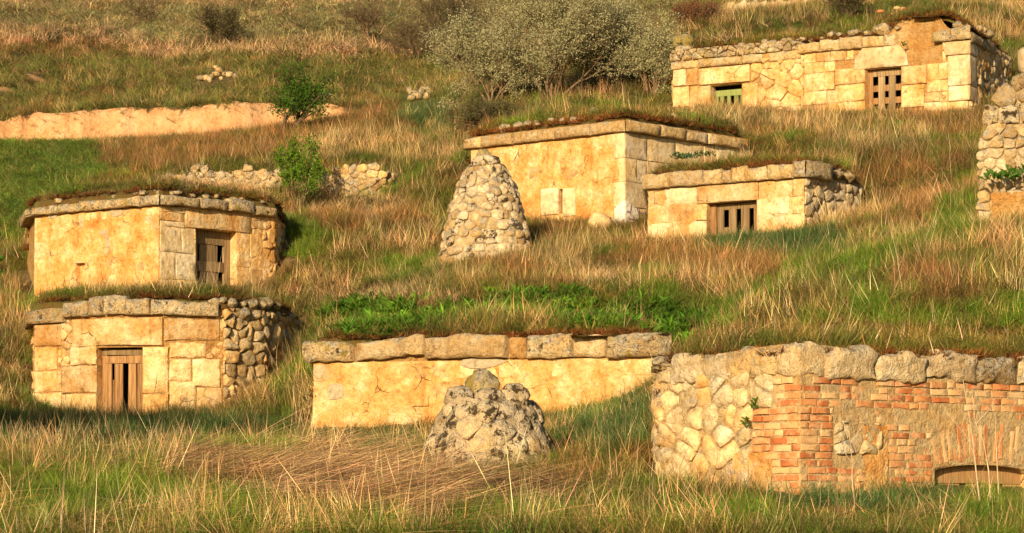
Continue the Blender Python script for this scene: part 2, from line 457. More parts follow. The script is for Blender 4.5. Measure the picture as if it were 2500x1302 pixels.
def ashlar(surf, s0, s1, courses, mlen, mat, parent, excl=(), gap=0.004, front=0.0, rough=0.010, bevel=0.010, mats=None, name='stone', slope=0.0):
    """courses: list of t edges from bottom up"""
    for a, b in zip(courses[:-1], courses[1:]):
        iv = [(s0, s1)]
        for e in excl:
            if e[2] < b-0.03 and e[3] > a+0.03:
                nv = []
                for x, y in iv:
                    if e[1] <= x or e[0] >= y: nv.append((x, y)); continue
                    if e[0] > x+.04: nv.append((x, e[0]))
                    if e[1] < y-.04: nv.append((e[1], y))
                iv = nv
        for x, y in iv:
            s = x
            while s < y-1e-4:
                w = mlen*random.uniform(.6, 1.5); e = s+w
                if y-e < mlen*.45: e = y
                j = lambda: random.uniform(-.5, .5)*0.02
                poly = [(s, a+j()), (e, a+j()), (e+j()*.6, b+j()), (s+j()*.6, b+j())]
                stone(surf, poly, random.choice(mats) if mats else mat, parent, name, front+random.uniform(-.006, .006), -.14, bevel*random.uniform(.7, 1.8), 0.003, gap, rough, jit=.012)
                s = e

def sheet(surf, s0, s1, tb, tt, mat, parent, name='mortar', holes=(), step=0.08, d=-0.03, amp=0.012, nsc=3.0, dfun=None, cells=None):
    tbf = tb if callable(tb) else (lambda s: tb); ttf = tt if callable(tt) else (lambda s: tt)
    ss = list(np.linspace(s0, s1, max(2, int((s1-s0)/step)+1)))
    for S in getattr(surf, 'S', []):
        if s0 < S < s1: ss.append(S)
    for h in holes: ss += [x for x in h[:2] if s0 < x < s1]
    ss = np.unique(np.round(ss, 4))
    lo = min(tbf(s) for s in ss); hi = max(ttf(s) for s in ss)
    ts = list(np.linspace(lo, hi, max(2, int((hi-lo)/step)+1)))
    for h in holes: ts += [x for x in h[2:4] if lo < x < hi]
    ts = np.unique(np.round(ts, 4))
    V, idx = [], {}; seed = random.random()*50
    G = np.array([[(s, t, seed) for t in ts] for s in ss])
    N = fbm(G, nsc, 4, .6)*amp
    for i, s in enumerate(ss):
        for j, t in enumerate(ts):
            tc = min(max(t, tbf(s)), ttf(s))
            dd = d + N[i, j] + (dfun(s, tc) if dfun else 0)
            V.append(surf.at(s, tc, dd))
    nt = len(ts); Fc = []
    for i in range(len(ss)-1):
        for j in range(nt-1):
            cs, ct = (ss[i]+ss[i+1])/2, (ts[j]+ts[j+1])/2
            if ct > ttf(cs)+step or ct < tbf(cs)-step: continue
            if any(h[0] < cs < h[1] and h[2] < ct < h[3] for h in holes): continue
            if cells and not cells(cs, ct): continue
            Fc.append((i*nt+j, (i+1)*nt+j, (i+1)*nt+j+1, i*nt+j+1))
    used = sorted({k for f in Fc for k in f}); mp = {k: n for n, k in enumerate(used)}
    if not Fc: return None
    return mesh_obj(name, [V[k] for k in used], [tuple(mp[k] for k in f) for f in Fc], mat, parent)

def recess(surf, h, parent, depth=0.55, mat=None):
    """reveals and dark inside of an opening"""
    s0, s1, t0, t1 = h; V, Fc = [], []
    for d in (-0.02, -0.28):
        V += [surf.at(s0, t0, d), surf.at(s1, t0, d), surf.at(s1, t1, d), surf.at(s0, t1, d)]
    for i in range(4): Fc.append((i, (i+1) % 4, 4+(i+1) % 4, 4+i))
    mesh_obj('door_reveal', V, Fc, mat or M['ashlar'], parent, False)
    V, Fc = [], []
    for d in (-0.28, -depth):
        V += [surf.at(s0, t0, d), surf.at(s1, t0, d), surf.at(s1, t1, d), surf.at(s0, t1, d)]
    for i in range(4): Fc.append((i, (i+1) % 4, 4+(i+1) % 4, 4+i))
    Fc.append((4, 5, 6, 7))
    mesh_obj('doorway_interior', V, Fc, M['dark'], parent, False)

def plank(surf, parent, s0, s1, t0, t1, d0, d1, mat, name='plank', j=0.004):
    r = lambda: random.uniform(-j, j)
    return stone(surf, [(s0+r(), t0+r()), (s1+r(), t0+r()), (s1+r(), t1+r()), (s0+r(), t1+r())], mat, parent, name, d1, d0, .006, 0.001, 0.001, 0.003, dens=8)

def door_empty(surf, parent, h):
    c = np.array(surf.at((h[0]+h[1])/2, h[2], -0.2))
    o = bpy.data.objects.new('door', None); COL.objects.link(o); o.parent = parent; o.location = c-wloc(parent); o.empty_display_size = .2
    return o

# ------------------------------------------------------------------ plan of the cellars
def pl(u, Y): return ((u-1250.0)/F_PX*Y, Y)
def zz(v, Y): return (HZ-v)/F_PX*Y
PA = Path([pl(60, 69.0), pl(83, 66.3), pl(390, 64.0), pl(672, 66.3), pl(700, 68.5)])
PB = Path([pl(74, 62.5), pl(80, 60.3), pl(250, 59.3), pl(400, 59.0), pl(545, 59.2), pl(640, 60.0), pl(698, 61.2), pl(728, 63.2)], r=0.5)
PC = Path([pl(758, 52.6), pl(763, 51.4), pl(1618, 49.0), pl(1628, 50.2)])
PD = Path([pl(1600, 37.4), pl(1610, 35.7), pl(1953, 34.0), pl(2500, 36.0), pl(2760, 37.4)])
PE = Path([pl(1640, 83.0), pl(1644, 80.8), pl(2366, 76.5), pl(2466, 80.5)])
PF = Path([pl(1146, 72.0), pl(1150, 70.0), pl(1526, 67.0), pl(1830, 70.3)])
PG = Path([pl(1586, 66.6), pl(1581, 65.0), pl(1965, 62.8), pl(2105, 65.0)])

class Foot:
    """turf-roofed cellar dug into the slope: front faces plus back corners"""
    def __init__(s, path, i0, i1, back, zL, zR, rise, L, wb=1.6):
        s.path = path; s.zL, s.zR, s.rise, s.L, s.wb = zL, zR, rise, L, wb; s.bump = None
        pts = [tuple(q) for q in path.p]; s.front = [(pts[i], pts[i+1]) for i in range(len(pts)-1)]
        loop = [pts[-1]] + back + [pts[0]]
        s.backe = [(loop[i], loop[i+1]) for i in range(len(loop)-1)]
        s.x0, s.x1 = path.p[:, 0].min(), path.p[:, 0].max()
    def dist(s, x, y, e):
        (ax, ay), (bx, by) = e; tx, ty = bx-ax, by-ay; L = math.hypot(tx, ty)
        return -((x-ax)*ty - (y-ay)*tx)/L
    def eval(s, x, y, lo, hi):
        d = np.full(x.shape, 1e9); m = np.ones(x.shape)
        for e in s.front:
            q = s.dist(x, y, e); d = np.minimum(d, q); m = m*sstep(lo, hi, q)
        for k, e in enumerate(s.backe): m = m*sstep(0, s.wb if 0 < k < len(s.backe)-1 else .45, s.dist(x, y, e))
        f = np.clip((x-s.x0)/(s.x1-s.x0), 0, 1)
        rim = s.zL*(1-f)+s.zR*f
        if s.bump: rim = rim+s.bump(x, y)
        return d, m, rim+s.rise*(1-np.exp(-np.maximum(d, 0)/s.L))

FOOT = {
 'A': Foot(PA, 0, 0, [pl(640, 72.0), pl(120, 72.0)], zz(487, 66), zz(492, 66), 0.42, 0.8, 1.2),
 'B': Foot(PB, 0, 0, [pl(700, 65.5), pl(100, 65.5)], zz(735, 60), zz(745, 60.5), 0.18, 0.6, 0.8),
 'C': Foot(PC, 0, 0, [pl(1600, 56), pl(800, 58)], zz(828, 51.2), zz(818, 49), 0.75, 2.2, 2.5),
 'D': Foot(PD, 0, 0, [pl(2800, 44), pl(1750, 44)], zz(885, 35.5), zz(893, 37.0), 0.45, 1.5, 3),
 'E': Foot(PE, 0, 0, [pl(2440, 88), pl(1690, 88)], zz(128, 80.8), zz(84, 77.2), 0.55, 1.2, 2),
 'F': Foot(PF, 0, 0, [pl(1800, 75), pl(1190, 75)], zz(312, 68.5), zz(305, 68.5), 0.50, 1.0, 2),
 'G': Foot(PG, 0, 0, [pl(2050, 69.5), pl(1640, 69)], zz(425, 64.3), zz(402, 63), 0.42, 0.9, 2),
}
FOOT['E'].bump = lambda x, y: .40*np.exp(-(np.maximum(0, np.abs(x-P(2255, 60, 77.3)[0])-.45)/.45)**2)*np.exp(-(np.maximum(0, y-78.6)/1.6))
CHIM = []     # (x, y, radius) kept free of plants

# ------------------------------------------------------------------ ground
CTRL = """0 1310 30;600 1310 29;1250 1310 28;1900 1310 28;2500 1310 28.5;3000 1310 29;-500 1310 30
0 1160 38;300 1160 38;600 1195 37;900 1215 36;1100 1200 37;-500 1150 38
0 1098 46;300 1096 46;500 1100 46;650 1100 46;-400 1090 46;0 1088 52;300 1086 52;500 1084 52
100 1072 56.5;300 1074 56.5;500 1070 56.5;650 1050 57
82 1050 59.8;300 1052 58.6;535 1046 58.6;640 1020 59.6;735 960 62
30 950 58;30 850 61;-200 900 60;-400 700 68
762 1066 51.2;1000 1066 50.3;1250 1048 49.6;1450 1010 49;1618 985 48.6
760 1110 47;1000 1120 45.5;1400 1065 46;1550 1020 46.5;680 1050 52
1040 1165 41;1190 1170 40;1360 1165 41;1190 1130 42.2;1500 1145 40
1612 1195 35.3;1800 1212 34.3;1953 1222 33.6;2200 1232 34.4;2500 1238 35.6;2750 1238 37
1700 1262 31.5;2200 1268 31.5;2500 1268 32;1560 1085 41;1600 1010 45;1350 1235 34;1000 1250 33
2000 800 38;2100 740 42;1900 722 48;2100 640 48;2300 570 48.5;2500 575 50;1750 790 46;2450 700 43;2700 560 50;2700 800 40
1900 640 57;1800 650 59;2000 630 57;1650 690 57;1580 605 64.7;1780 595 63.3;1960 580 62.4;2110 548 64.5
2200 520 60;2300 400 66;2200 330 72;2400 320 71;2600 350 70;2480 440 60
1000 750 54;1300 722 54.5;1550 730 53.5;1250 690 57.5;800 740 57;760 810 57.5;750 900 58
1080 668 62.3;1190 658 61.8;1300 618 62.8;900 680 60.5;1000 640 63;850 590 66.5;1000 520 69;720 570 68;1350 580 64.5;1500 600 64
1150 562 69.6;1330 552 67.9;1525 556 66.5;1770 480 69
82 765 65.6;250 750 64.6;390 740 63.5;540 730 64.5;672 705 65.7;0 760 64;-150 700 68;0 600 72;0 470 80;100 372 88;-300 500 80
400 435 72.5;430 482 73.3;660 482 72.8;770 516 71.8;990 490 71.5;540 392 76;880 388 75.5;1100 420 76
300 390 84;500 352 86;700 322 85;900 312 84;1050 332 82;1050 280 88
1250 240 84;1400 245 81;1550 245 82;1450 268 74.5;1300 292 74;1700 290 76;1850 320 74;1950 380 69
1645 275 80.5;1900 282 78.5;2155 290 76.8;2365 288 75.6;2470 258 79;1600 200 84;2520 220 77;2500 110 84
1700 50 90;2000 20 90;2300 10 90;2500 30 92;1620 120 88
0 352 91;300 347 91;600 332 90.5;0 300 92.8;300 265 92.8;600 260 92.8;800 258 93;-400 330 92;900 262 92
0 130 115;600 130 115;1100 122 115;1600 60 115;0 0 165;1250 0 165;2500 -20 150;1800 0 130;1250 -320 290;-800 -320 290;3200 -320 290;-900 100 125;3300 100 110"""
cp = []
for tok in CTRL.replace('\n', ';').split(';'):
    u, v, Y = map(float, tok.split()); cp.append(P(u, v, Y))
for x in (-12, 0, 12): cp.append(np.array([x, 0.0, -1.65])); cp.append(np.array([x, 14.0, -1.0]))
cp = np.array(cp)

def bank_step(x, y):
    n = fbm(np.stack([x*0.45, np.zeros_like(x), np.zeros_like(x)], -1), 1, 4, .6)
    yb = 91.9 + n*1.3
    fade = 1-sstep(-6.2, -3.6, x)
    hgt = 1.0+.35*fbm(np.stack([x*.9, np.zeros_like(x)+5, np.zeros_like(x)], -1), 1, 3)
    return hgt*fade*sstep(0, 0.5, y-yb), fade, y-yb
_st = bank_step(cp[:, 0], cp[:, 1])[0]
nC = len(cp)
D0 = np.hypot(cp[:, None, 0]-cp[None, :, 0], cp[:, None, 1]-cp[None, :, 1])
Am = np.zeros((nC+3, nC+3)); Am[:nC, :nC] = D0 - np.eye(nC)*0.25
Am[:nC, nC] = 1; Am[:nC, nC+1:] = cp[:, :2]; Am[nC, :nC] = 1; Am[nC+1:, :nC] = cp[:, :2].T
W = np.linalg.solve(Am, np.concatenate([cp[:, 2]-_st, [0, 0, 0]]))

def base_h(x, y):
    sh = x.shape; x, y = x.ravel(), y.ravel(); z = np.zeros(x.shape)
    for k in range(0, len(x), 20000):
        a, b = x[k:k+20000], y[k:k+20000]
        z[k:k+20000] = np.hypot(a[:, None]-cp[None, :, 0], b[:, None]-cp[None, :, 1])@W[:nC]+W[nC]+a*W[nC+1]+b*W[nC+2]
    s, fade, _ = bank_step(x, y)
    p3 = np.stack([x, y, np.zeros_like(x)], -1)
    z = z+s+fbm(p3, .6, 3)*.10+fbm(p3, 2.6, 2)*.035
    bz = fade*(1-np.abs(2*sstep(0, .55, _)-1))
    z = z+bz*fbm(p3, 2.3, 4, .65)*.45
    return z.reshape(sh)

def ground_h(x, y, lo=0.03, hi=0.10):
    b = base_h(x, y)
    p3 = np.stack([x, y, np.zeros_like(x)], -1)
    for f in FOOT.values():
        d, m, r = f.eval(x, y, lo, hi)
        r = r+fbm(p3, 1.7, 3)*.06*sstep(0, .5, d)
        b = b*(1-m)+np.maximum(r, b)*m
    return b

def build_ground():
    K = np.linspace(-0.235, 0.235, 380)
    Ys = np.concatenate([np.linspace(0.5, 24, 20), np.arange(25, 56, .22), np.arange(56, 96, .2), np.arange(96, 130, .45), np.geomspace(131, 330, 60)])
    Yg, Kg = np.meshgrid(Ys, K, indexing='ij')
    X = Kg*np.maximum(Yg, 30)
    Z = ground_h(X, Yg, .62, .85)
    nr, nc = Yg.shape
    V = np.stack([X, Yg, Z], -1).reshape(-1, 3)
    i = np.arange(nr-1)[:, None]*nc+np.arange(nc-1)[None]
    Fq = np.stack([i, i+1, i+nc+1, i+nc], -1).reshape(-1, 4)
    me = bpy.data.meshes.new('hillside')
    me.vertices.add(len(V)); me.vertices.foreach_set('co', V.ravel())
    me.loops.add(Fq.size); me.loops.foreach_set('vertex_index', Fq.ravel().astype(np.int32))
    me.polygons.add(len(Fq)); me.polygons.foreach_set('loop_start', (np.arange(len(Fq))*4).astype(np.int32))
    me.polygons.foreach_set('use_smooth', np.ones(len(Fq), bool))
    me.update(); me.validate()
    me.materials.append(M['ground'])
    a = me.attributes.new('bare', 'FLOAT', 'POINT')
    a.data.foreach_set('value', bare_at(X, Yg).ravel().astype(np.float32))
    o = link_obj('hillside', me)
    tag(o, 'grassy terraced hillside with an orange earth bank', 'hillside', kind='structure')

def bare_at(x, y):
    _, fade, q = bank_step(x, y)
    rg = fbm(np.stack([x, y, np.zeros_like(x)], -1), 2.2, 4, .65)
    b = fade*sstep(-1.2, -.2, q+rg*.5)*(1-sstep(.45, .8, q+rg*.45))
    z = None
    for u, v, Y, ru, ry in ((450, 163, 106, .5, .7), (90, 172, 105, .6, .7), (5, 208, 100, .7, .8), (600, 226, 97, .8, .5), (815, 218, 97.5, .5, .5), (660, 322, 87, .8, .5), (1020, 232, 96, .7, .8)):
        c = P(u, v, Y); b = np.maximum(b, np.exp(-((x-c[0])/ru)**2-((y-c[1])/ry)**2)*.9)
    dA, mA, _ = FOOT['A'].eval(x, y, .02, .1)
    b = np.maximum(b, mA*(1-sstep(.6, 1.6, dA))*.50)
    return b
build_ground()

def gz(x, y): return float(ground_h(np.array([float(x)]), np.array([float(y)]))[0])

def turf(name, parent, foot, s0=None, s1=None, depth=1.5, lip=0.05, mat=None, extra=None):
    """mossy sod lying over the wall head and running back into the slope"""
    p = foot.path; s0 = p.S[0]+.02 if s0 is None else s0; s1 = p.S[-1]-.02 if s1 is None else s1
    ss = np.linspace(s0, s1, max(3, int((s1-s0)/.07))); dd = np.array([lip, min(0, lip-.03), min(-.06, lip-.06), min(-.13, lip-.09), -.22, -.33, -.46, -.62, -.8, -1.0, -1.25, -depth])
    V, Fc = [], []
    for s in ss:
        for d in dd: V.append(p.at(s, 0, d))
    V = np.array(V)
    d, m, r = foot.eval(V[:, 0], V[:, 1], -9, -8.9)
    b = base_h(V[:, 0], V[:, 1])
    k = np.tile(np.arange(len(dd)), len(ss))
    z = np.where(k > 4, b*(1-m)+np.maximum(r, b)*m, r)-.02+fbm(V*[1, 1, 0], 4.5, 3)*.06*np.minimum(1, k/3)
    z = z-np.where(k == 0, .16, 0)-np.where(k == 1, .03, 0)+fbm(np.c_[V[:, 0]*2.6, V[:, 1]*2.6, k*0], 1, 3)*.03
    if extra: z = z+extra(V[:, 0], V[:, 1], k)
    V[:, 2] = z; n = len(dd)
    for i in range(len(ss)-1):
        for j in range(n-1): Fc.append((i*n+j, (i+1)*n+j, (i+1)*n+j+1, i*n+j+1))
    return mesh_obj(name, V, Fc, mat or M['turf'], parent)

def cornice(surf, us, t0, h, mat, parent, over=0.14, hv=0.15, gap=.008, bulge=.015, rough=.02, jit=.03, name='cap_stone', mats=None, t0b=None, ends=True):
    """row of cap stones; us = pixel joints, t0 = underside height (t0b: at the right end)"""
    S = [surf.pix(u) for u in us]
    for i in range(len(S)-1):
        a, b = S[i], S[i+1]; cuts = [a, b]
        hh = h*random.uniform(1-hv, 1+hv)
        f0 = (a-S[0])/(S[-1]-S[0]); f1 = (b-S[0])/(S[-1]-S[0]); tb = t0 if t0b is None else t0b
        ta, tc = t0+(tb-t0)*f0, t0+(tb-t0)*f1
        stone(surf, [(a, ta), (b, tc), (b, tc+hh*random.uniform(.92, 1.06)), ((a+b)/2, (ta+tc)/2+hh*random.uniform(.97, 1.1)), (a, ta+hh*random.uniform(.92, 1.06))],
              random.choice(mats) if mats else mat, parent, name, over+random.uniform(-.02, .02), -.3, .035, bulge, gap, rough, dens=20, jit=jit, sharp=60)

def lumps(surf, u0, u1, vtop, size, mat, parent, n, name='rubble_stone', d=0.0, v2=None):
    """loose irregular stones along a wall head"""
    for i in range(n):
        u = u0+(u1-u0)*(i+.5+random.uniform(-.3, .3))/n; v = vtop+((v2-vtop)*(i+.5)/n if v2 else 0)+random.uniform(-5, 5)
        s, t = surf.pix(u, v); k = size*random.uniform(.6, 1.25); m = random.randint(6, 8); a0 = random.random()*6
        poly = [(s+k*.62*math.cos(a0+2*math.pi*j/m)*random.uniform(.8, 1.15), t+k*.42*math.sin(a0+2*math.pi*j/m)*random.uniform(.8, 1.15)) for j in range(m)]
        A, c = poly_area_c(poly)
        stone(surf, poly, mat, parent, name, d+random.uniform(-.03, .04), -.25, k*.2, k*.12, 0, .03, rnd=1, dens=10, jit=.03)

def boulder(name, loc, size, mat, parent=None, seed=0, sub=2, flat=.75):
    import bmesh
    bm = bmesh.new(); bmesh.ops.create_icosphere(bm, subdivisions=sub, radius=1)
    V = np.array([v.co[:] for v in bm.verts]); Fc = [tuple(v.index for v in f.verts) for f in bm.faces]; bm.free()
    V = np.sign(V)*np.abs(V)**.8
    V = V*(1+fbm(V, 1.3, 3, .6)[:, None]*.0+fbm(V+seed*3.7, 1.6, 3, .6)[:, None]*.45)
    V = V*np.array(size)*[1, 1, 1]
    V += np.array(loc)
    return mesh_obj(name, V, Fc, mat, parent, origin=loc)

# ------------------------------------------------------------------ cellar A: upper left, corner house with a grey plank door
def cellar_A():
    c = P(390, 740, 64)
    T = thing('wine_cellar', 'square corner wine cellar with grey wooden four-hole door behind lower rubble-sided cellar', 'cellar', c)
    p = PA; sc = p.S[2]; tb = c[2]-.35; tu = p.pix(390, 502)[1]
    door = pr(p, 478, 578, 562, 712, seg=2); niche = pr(p, 186, 208, 643, 695, seg=1)
    slit = [door, niche]
    sheet(p, p.S[0], p.S[-1], tb, tu+.22, M['mortar'], T, 'wall_core', [door, niche], .09, -.05, .01)
    # left face
    cs = [tb, tu-1.72, tu-1.33, tu-.93, tu-.55, tu-.2, tu]
    ashlar(p, p.S[1], sc-.001, cs, .5, M['ashlar'], T, [niche], gap=.003, rough=.012)
    sheet(p, p.S[1]+.02, sc-.03, tb, tu-.01, M['render'], T, 'render_coat', [niche], .055, .006, .028, 2.2)
    # a few grey repairs in the render
    for (u, v, ru, rv) in ((252, 568, 16, 10), (262, 600, 9, 32), (200, 545, 8, 18), (285, 520, 30, 14), (128, 527, 22, 9)):
        s, t = p.pix(u, v, seg=1); k = 117.
        poly = [(s+ru/k*math.cos(a)*random.uniform(.7, 1.2), t+rv/k*math.sin(a)*random.uniform(.7, 1.2)) for a in np.linspace(0, 6.28, 9)[:-1]]
        stone(p, poly, M['patch'], T, 'render_patch', .020, -.02, .012, .002, 0, .006, rnd=1, dens=12, jit=.02)
    # right face with door
    li = pr(p, 452, 612, 512, 561, seg=2); lint = (li[0], li[1], door[3], li[3])
    stone(p, rect(*lint), M['ashlar'], T, 'lintel', .02, -.3, .02, .004, .004, .01)
    j0 = (sc, door[0], door[2], door[3]); j1 = (door[1], p.pix(640, seg=2), door[2], door[3])
    ashlar(p, sc+.001, door[0], [door[2]-.3, door[2]+.18, door[2]+.75, door[3]-.02, door[3]+.1], .62, M['pale'], T, [lint], gap=.005, rough=.012, name='quoin')
    ashlar(p, door[1], p.pix(642, seg=2), [door[2]-.3, door[2]+.55, door[3], door[3]+.1], .5, M['ashlar'], T, [lint], gap=.005, rough=.012, name='jamb_stone')
    ashlar(p, sc+.001, p.pix(650, seg=2), [door[3]+.1, tu-.12, tu], .55, M['ashlar'], T, [lint], gap=.006, rough=.014)
    rubble(p, rect(p.pix(640, seg=2), p.S[-1], tb, tu), .2, M['ashlar'], T, [lint, j1], front=.0)
    sheet(p, sc+.04, p.pix(660, seg=2), tb, tu-.01, M['ashlar'], T, 'render_coat', [door, (sc, door[0]-.06, door[2]+.2, door[3]-.1)], .055, -.012, .035, 2.6)
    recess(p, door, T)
    # door leaf
    d = door_empty(p, T, door); w0, w1 = door[0], door[1]; W_ = w1-w0; z0, z1 = door[2]-.25, door[3]
    lf = lambda a, b, c_, e, m='wood', nm='plank', dd=0: plank(p, d, w0+W_*a, w0+W_*b, z1-(z1-z0)*e, z1-(z1-z0)*c_, -.26+dd, -.215+dd, M[m], nm)
    lf(.0, .20, 0, 1, nm='stile'); lf(.84, 1, 0, 1, nm='stile'); lf(.36, .64, .10, 1, nm='stile', dd=-.008)
    for a, b in ((0, .19), (.42, .56), (.74, .99)): lf(.2, .84, a, b, nm='rail', dd=.01)
    lf(.28, .36, .19, .74, nm='slat', dd=-.02); lf(.64, .70, .19, .74, nm='slat', dd=-.02)
    # niche
    sheet(p, niche[0]-.01, niche[1]+.01, niche[2]-.02, niche[3]+.01, M['render'], T, 'niche', (), .05, -.11, .01)
    stone(p, rect(niche[0]-.05, niche[1]+.05, niche[3], niche[3]+.05), M['render'], T, 'niche_lintel', .03, -.12, .01, 0, 0, .006)
    stone(p, rect(niche[0]-.10, niche[0], niche[2], niche[3]), M['render'], T, 'niche_jamb', .015, -.12, .01, 0, 0, .006)
    # cornice
    cornice(p, [62, 126, 200, 254, 350], tu, .21, M['cap'], T, .15, t0b=tu+.01)
    cornice(p, [350, 390], tu+.005, .23, M['cap'], T, .15, ends=False)
    cornice(p, [390.5, 478, 548, 612], tu+.01, .23, M['cap'], T, .15)
    cornice(p, [612, 668], tu-.02, .21, M['cap'], T, .13)
    for i in range(26):
        u = random.uniform(80, 640); s = p.pix(u)
        q = p.at(s, tu+.27+random.uniform(0, .06), random.uniform(-.25, .05))
        boulder('roof_stone', q, (random.uniform(.05, .13), random.uniform(.05, .1), random.uniform(.03, .07)), M['cap'], T, i, 1)
    turf('turf_roof', T, FOOT['A'], lip=.02)
cellar_A()

# ------------------------------------------------------------------ cellar B: lower left, massive lintel, rounded rubble side
def cellar_B():
    c = P(290, 1050, 58.8)
    T = thing('wine_cellar', 'low wine cellar with huge stone lintel over sunken doorway and rounded rubble side', 'cellar', c)
    p = PB; tb = c[2]-.25; tu = p.pix(300, 770)[1]
    door = pr(p, 236, 347, 848, 1050); door = (door[0], door[1], tb-.02, door[3])
    S = p.pix
    def R(u0, u1, vt, vb): return pr(p, u0, u1, vt, vb)
    side0 = S(545)
    sheet(p, p.S[0], p.S[-1], tb, tu+.2, M['mortar'], T, 'earth_core', [door], .06, -.02, .03, 4)
    big = []
    def st(u0, u1, vt, vb, m='ashlar', nm='stone', **k):
        r = R(u0, u1, vt, vb); big.append(r)
        stone(p, rect(*r), M[m], T, nm, k.get('front', .02), -.2, .03, .01, .007, .018, dens=18, jit=.03)
    st(176, 398, 776, 845, nm='lintel', front=.05)
    st(400, 538, 778, 832); st(83, 150, 790, 846); st(83, 138, 848, 905)
    st(172, 236, 845, 892, nm='jamb_stone', front=.04); st(150, 236, 893, 960, nm='jamb_stone', front=.03); st(150, 236, 961, 1050, nm='jamb_stone', front=.03)
    st(348, 412, 846, 960, nm='jamb_stone', front=.03); st(348, 412, 961, 1050, nm='jamb_stone', front=.03)
    st(413, 505, 836, 874); st(413, 468, 876, 930); st(470, 540, 876, 945, 'pale'); st(413, 480, 931, 1000); st(481, 545, 946, 1000)
    st(83, 149, 906, 958); st(83, 149, 959, 1000)
    rubble(p, rect(p.S[1]-.05, side0+.05, tb, tu), .14, M['ashlar'], T, big+[door], front=.0)
    rubble(p, rect(side0, p.S[-1], tb, tu+.16), .25, M['rubble'], T, big, front=.05, aspect=1.15, mats=[M['rubble'], M['ashlar'], M['rubble'], M['cap_clean']], rough=.05, bulge=.05, gap=.018)
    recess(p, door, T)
    d = door_empty(p, T, door); w0, w1 = door[0], door[1]; W_ = w1-w0; z1 = door[3]; z0 = door[2]
    lf = lambda a, b, c_, e, nm='plank', dd=0, m='wood_warm': plank(p, d, w0+W_*a, w0+W_*b, z1-e, z1-c_, -.24+dd, -.20+dd, M[m], nm, .01)
    lf(0, .12, 0, 1.4, 'stile'); lf(.12, .24, .28, 1.4); lf(.30, .50, .30, 1.4); lf(.62, .80, .25, 1.4); lf(.82, 1, .02, 1.4, 'stile')
    lf(.02, .98, .03, .14, 'rail', .03, 'wood'); lf(.08, .97, .15, .30, 'rail', .02)
    lf(.25, .29, .62, 1.4, dd=-.01)
    tc = tu
    cornice(p, [77, 162], tc-.13, .26, M['cap'], T, .12, t0b=tc-.09)
    cornice(p, [162, 222, 258, 312], tc-.02, .34, M['cap'], T, .13, t0b=tc+.02)
    cornice(p, [312, 370, 530], tc+.01, .30, M['cap'], T, .15, t0b=tc-.04)
    lumps(p, 515, 690, 738, .26, M['cap'], T, 8, 'cap_stone', .08, 742)
    lumps(p, 560, 720, 768, .24, M['cap'], T, 6, 'cap_stone', .06, 775)
    turf('turf_roof', T, FOOT['B'], lip=.03)
cellar_B()

# ------------------------------------------------------------------ C: long rendered wall under big cap stones
def cellar_C():
    c = P(1190, 1060, 50.2)
    T = thing('wine_cellar', 'long blank ochre rendered cellar wall under large cap stones and turf', 'cellar wall', c)
    p = PC; tb = P(762, 1075, 51.3)[2]-.4; S = p.pix
    tu0, tu1 = p.pix(763, 884)[1], p.pix(1618, 872)[1]
    tu = lambda s: tu0+(tu1-tu0)*np.clip(s/p.S[-1], 0, 1)
    sheet(p, p.S[0], p.S[-1], tb, lambda s: tu(s)+.25, M['mortar'], T, 'wall_core', (), .1, -.05, .01)
    tm = (tu0+tu1)/2
    ashlar(p, p.S[1], p.S[2]-.001, [tb, tm-1.05, tm-.66, tm-.30, min(tu0, tu1)-.005], .68, M['ashlar'], T, (), gap=.005, rough=.014)
    sheet(p, p.S[1]+.01, p.S[2]-.02, tb, lambda s: tu(s)-.01, M['render'], T, 'render_coat', (), .055, .004, .034, 1.7)
    for (u, v, ru, rv) in ((782, 905, 22, 20), (822, 958, 26, 26), (1180, 885, 70, 14)):
        s, t = p.pix(u, v, seg=1); k = 147.
        poly = [(s+ru/k*math.cos(a)*random.uniform(.7, 1.2), t+rv/k*math.sin(a)*random.uniform(.7, 1.2)) for a in np.linspace(0, 6.28, 9)[:-1]]
        stone(p, poly, M['patch'], T, 'render_patch', .020, -.02, .012, .002, 0, .006, rnd=1, dens=12, jit=.02)
    sq = pr(p, 1008, 1048, 968, 992, seg=1); stone(p, rect(*sq), M['render'], T, 'stone', .045, -.05, .008, 0, 0, .004)
    def cap(u0, u1, vt0, vt1, vb0, vb1, m='cap_clean', over=.13):
        a, b = S(u0), S(u1)
        poly = [p.pix(u0, vb0), p.pix(u1, vb1), p.pix(u1, vt1), ((a+b)/2, p.pix((u0+u1)/2, (vt0+vt1)/2-3)[1]), p.pix(u0, vt0)]
        stone(p, poly, M[m], T, 'cap_stone', over, -.35, .045, .02, .008, .028, dens=22, jit=.05, sharp=60)
    cap(731, 864, 833, 838, 886, 882, 'cap', .14)
    cap(872, 1040, 838, 818, 882, 866, 'cap_clean', .10); cap(1041, 1242, 824, 818, 878, 874, 'cap_clean')
    cap(1243, 1288, 822, 822, 878, 876, 'mortar', .05)
    cap(1290, 1400, 820, 816, 878, 872, 'cap'); cap(1402, 1483, 820, 818, 874, 872, 'cap_clean', .10); cap(1486, 1634, 822, 812, 876, 870, 'cap', .15)
    turf('turf_roof', T, FOOT['C'], lip=-.05)
cellar_C()

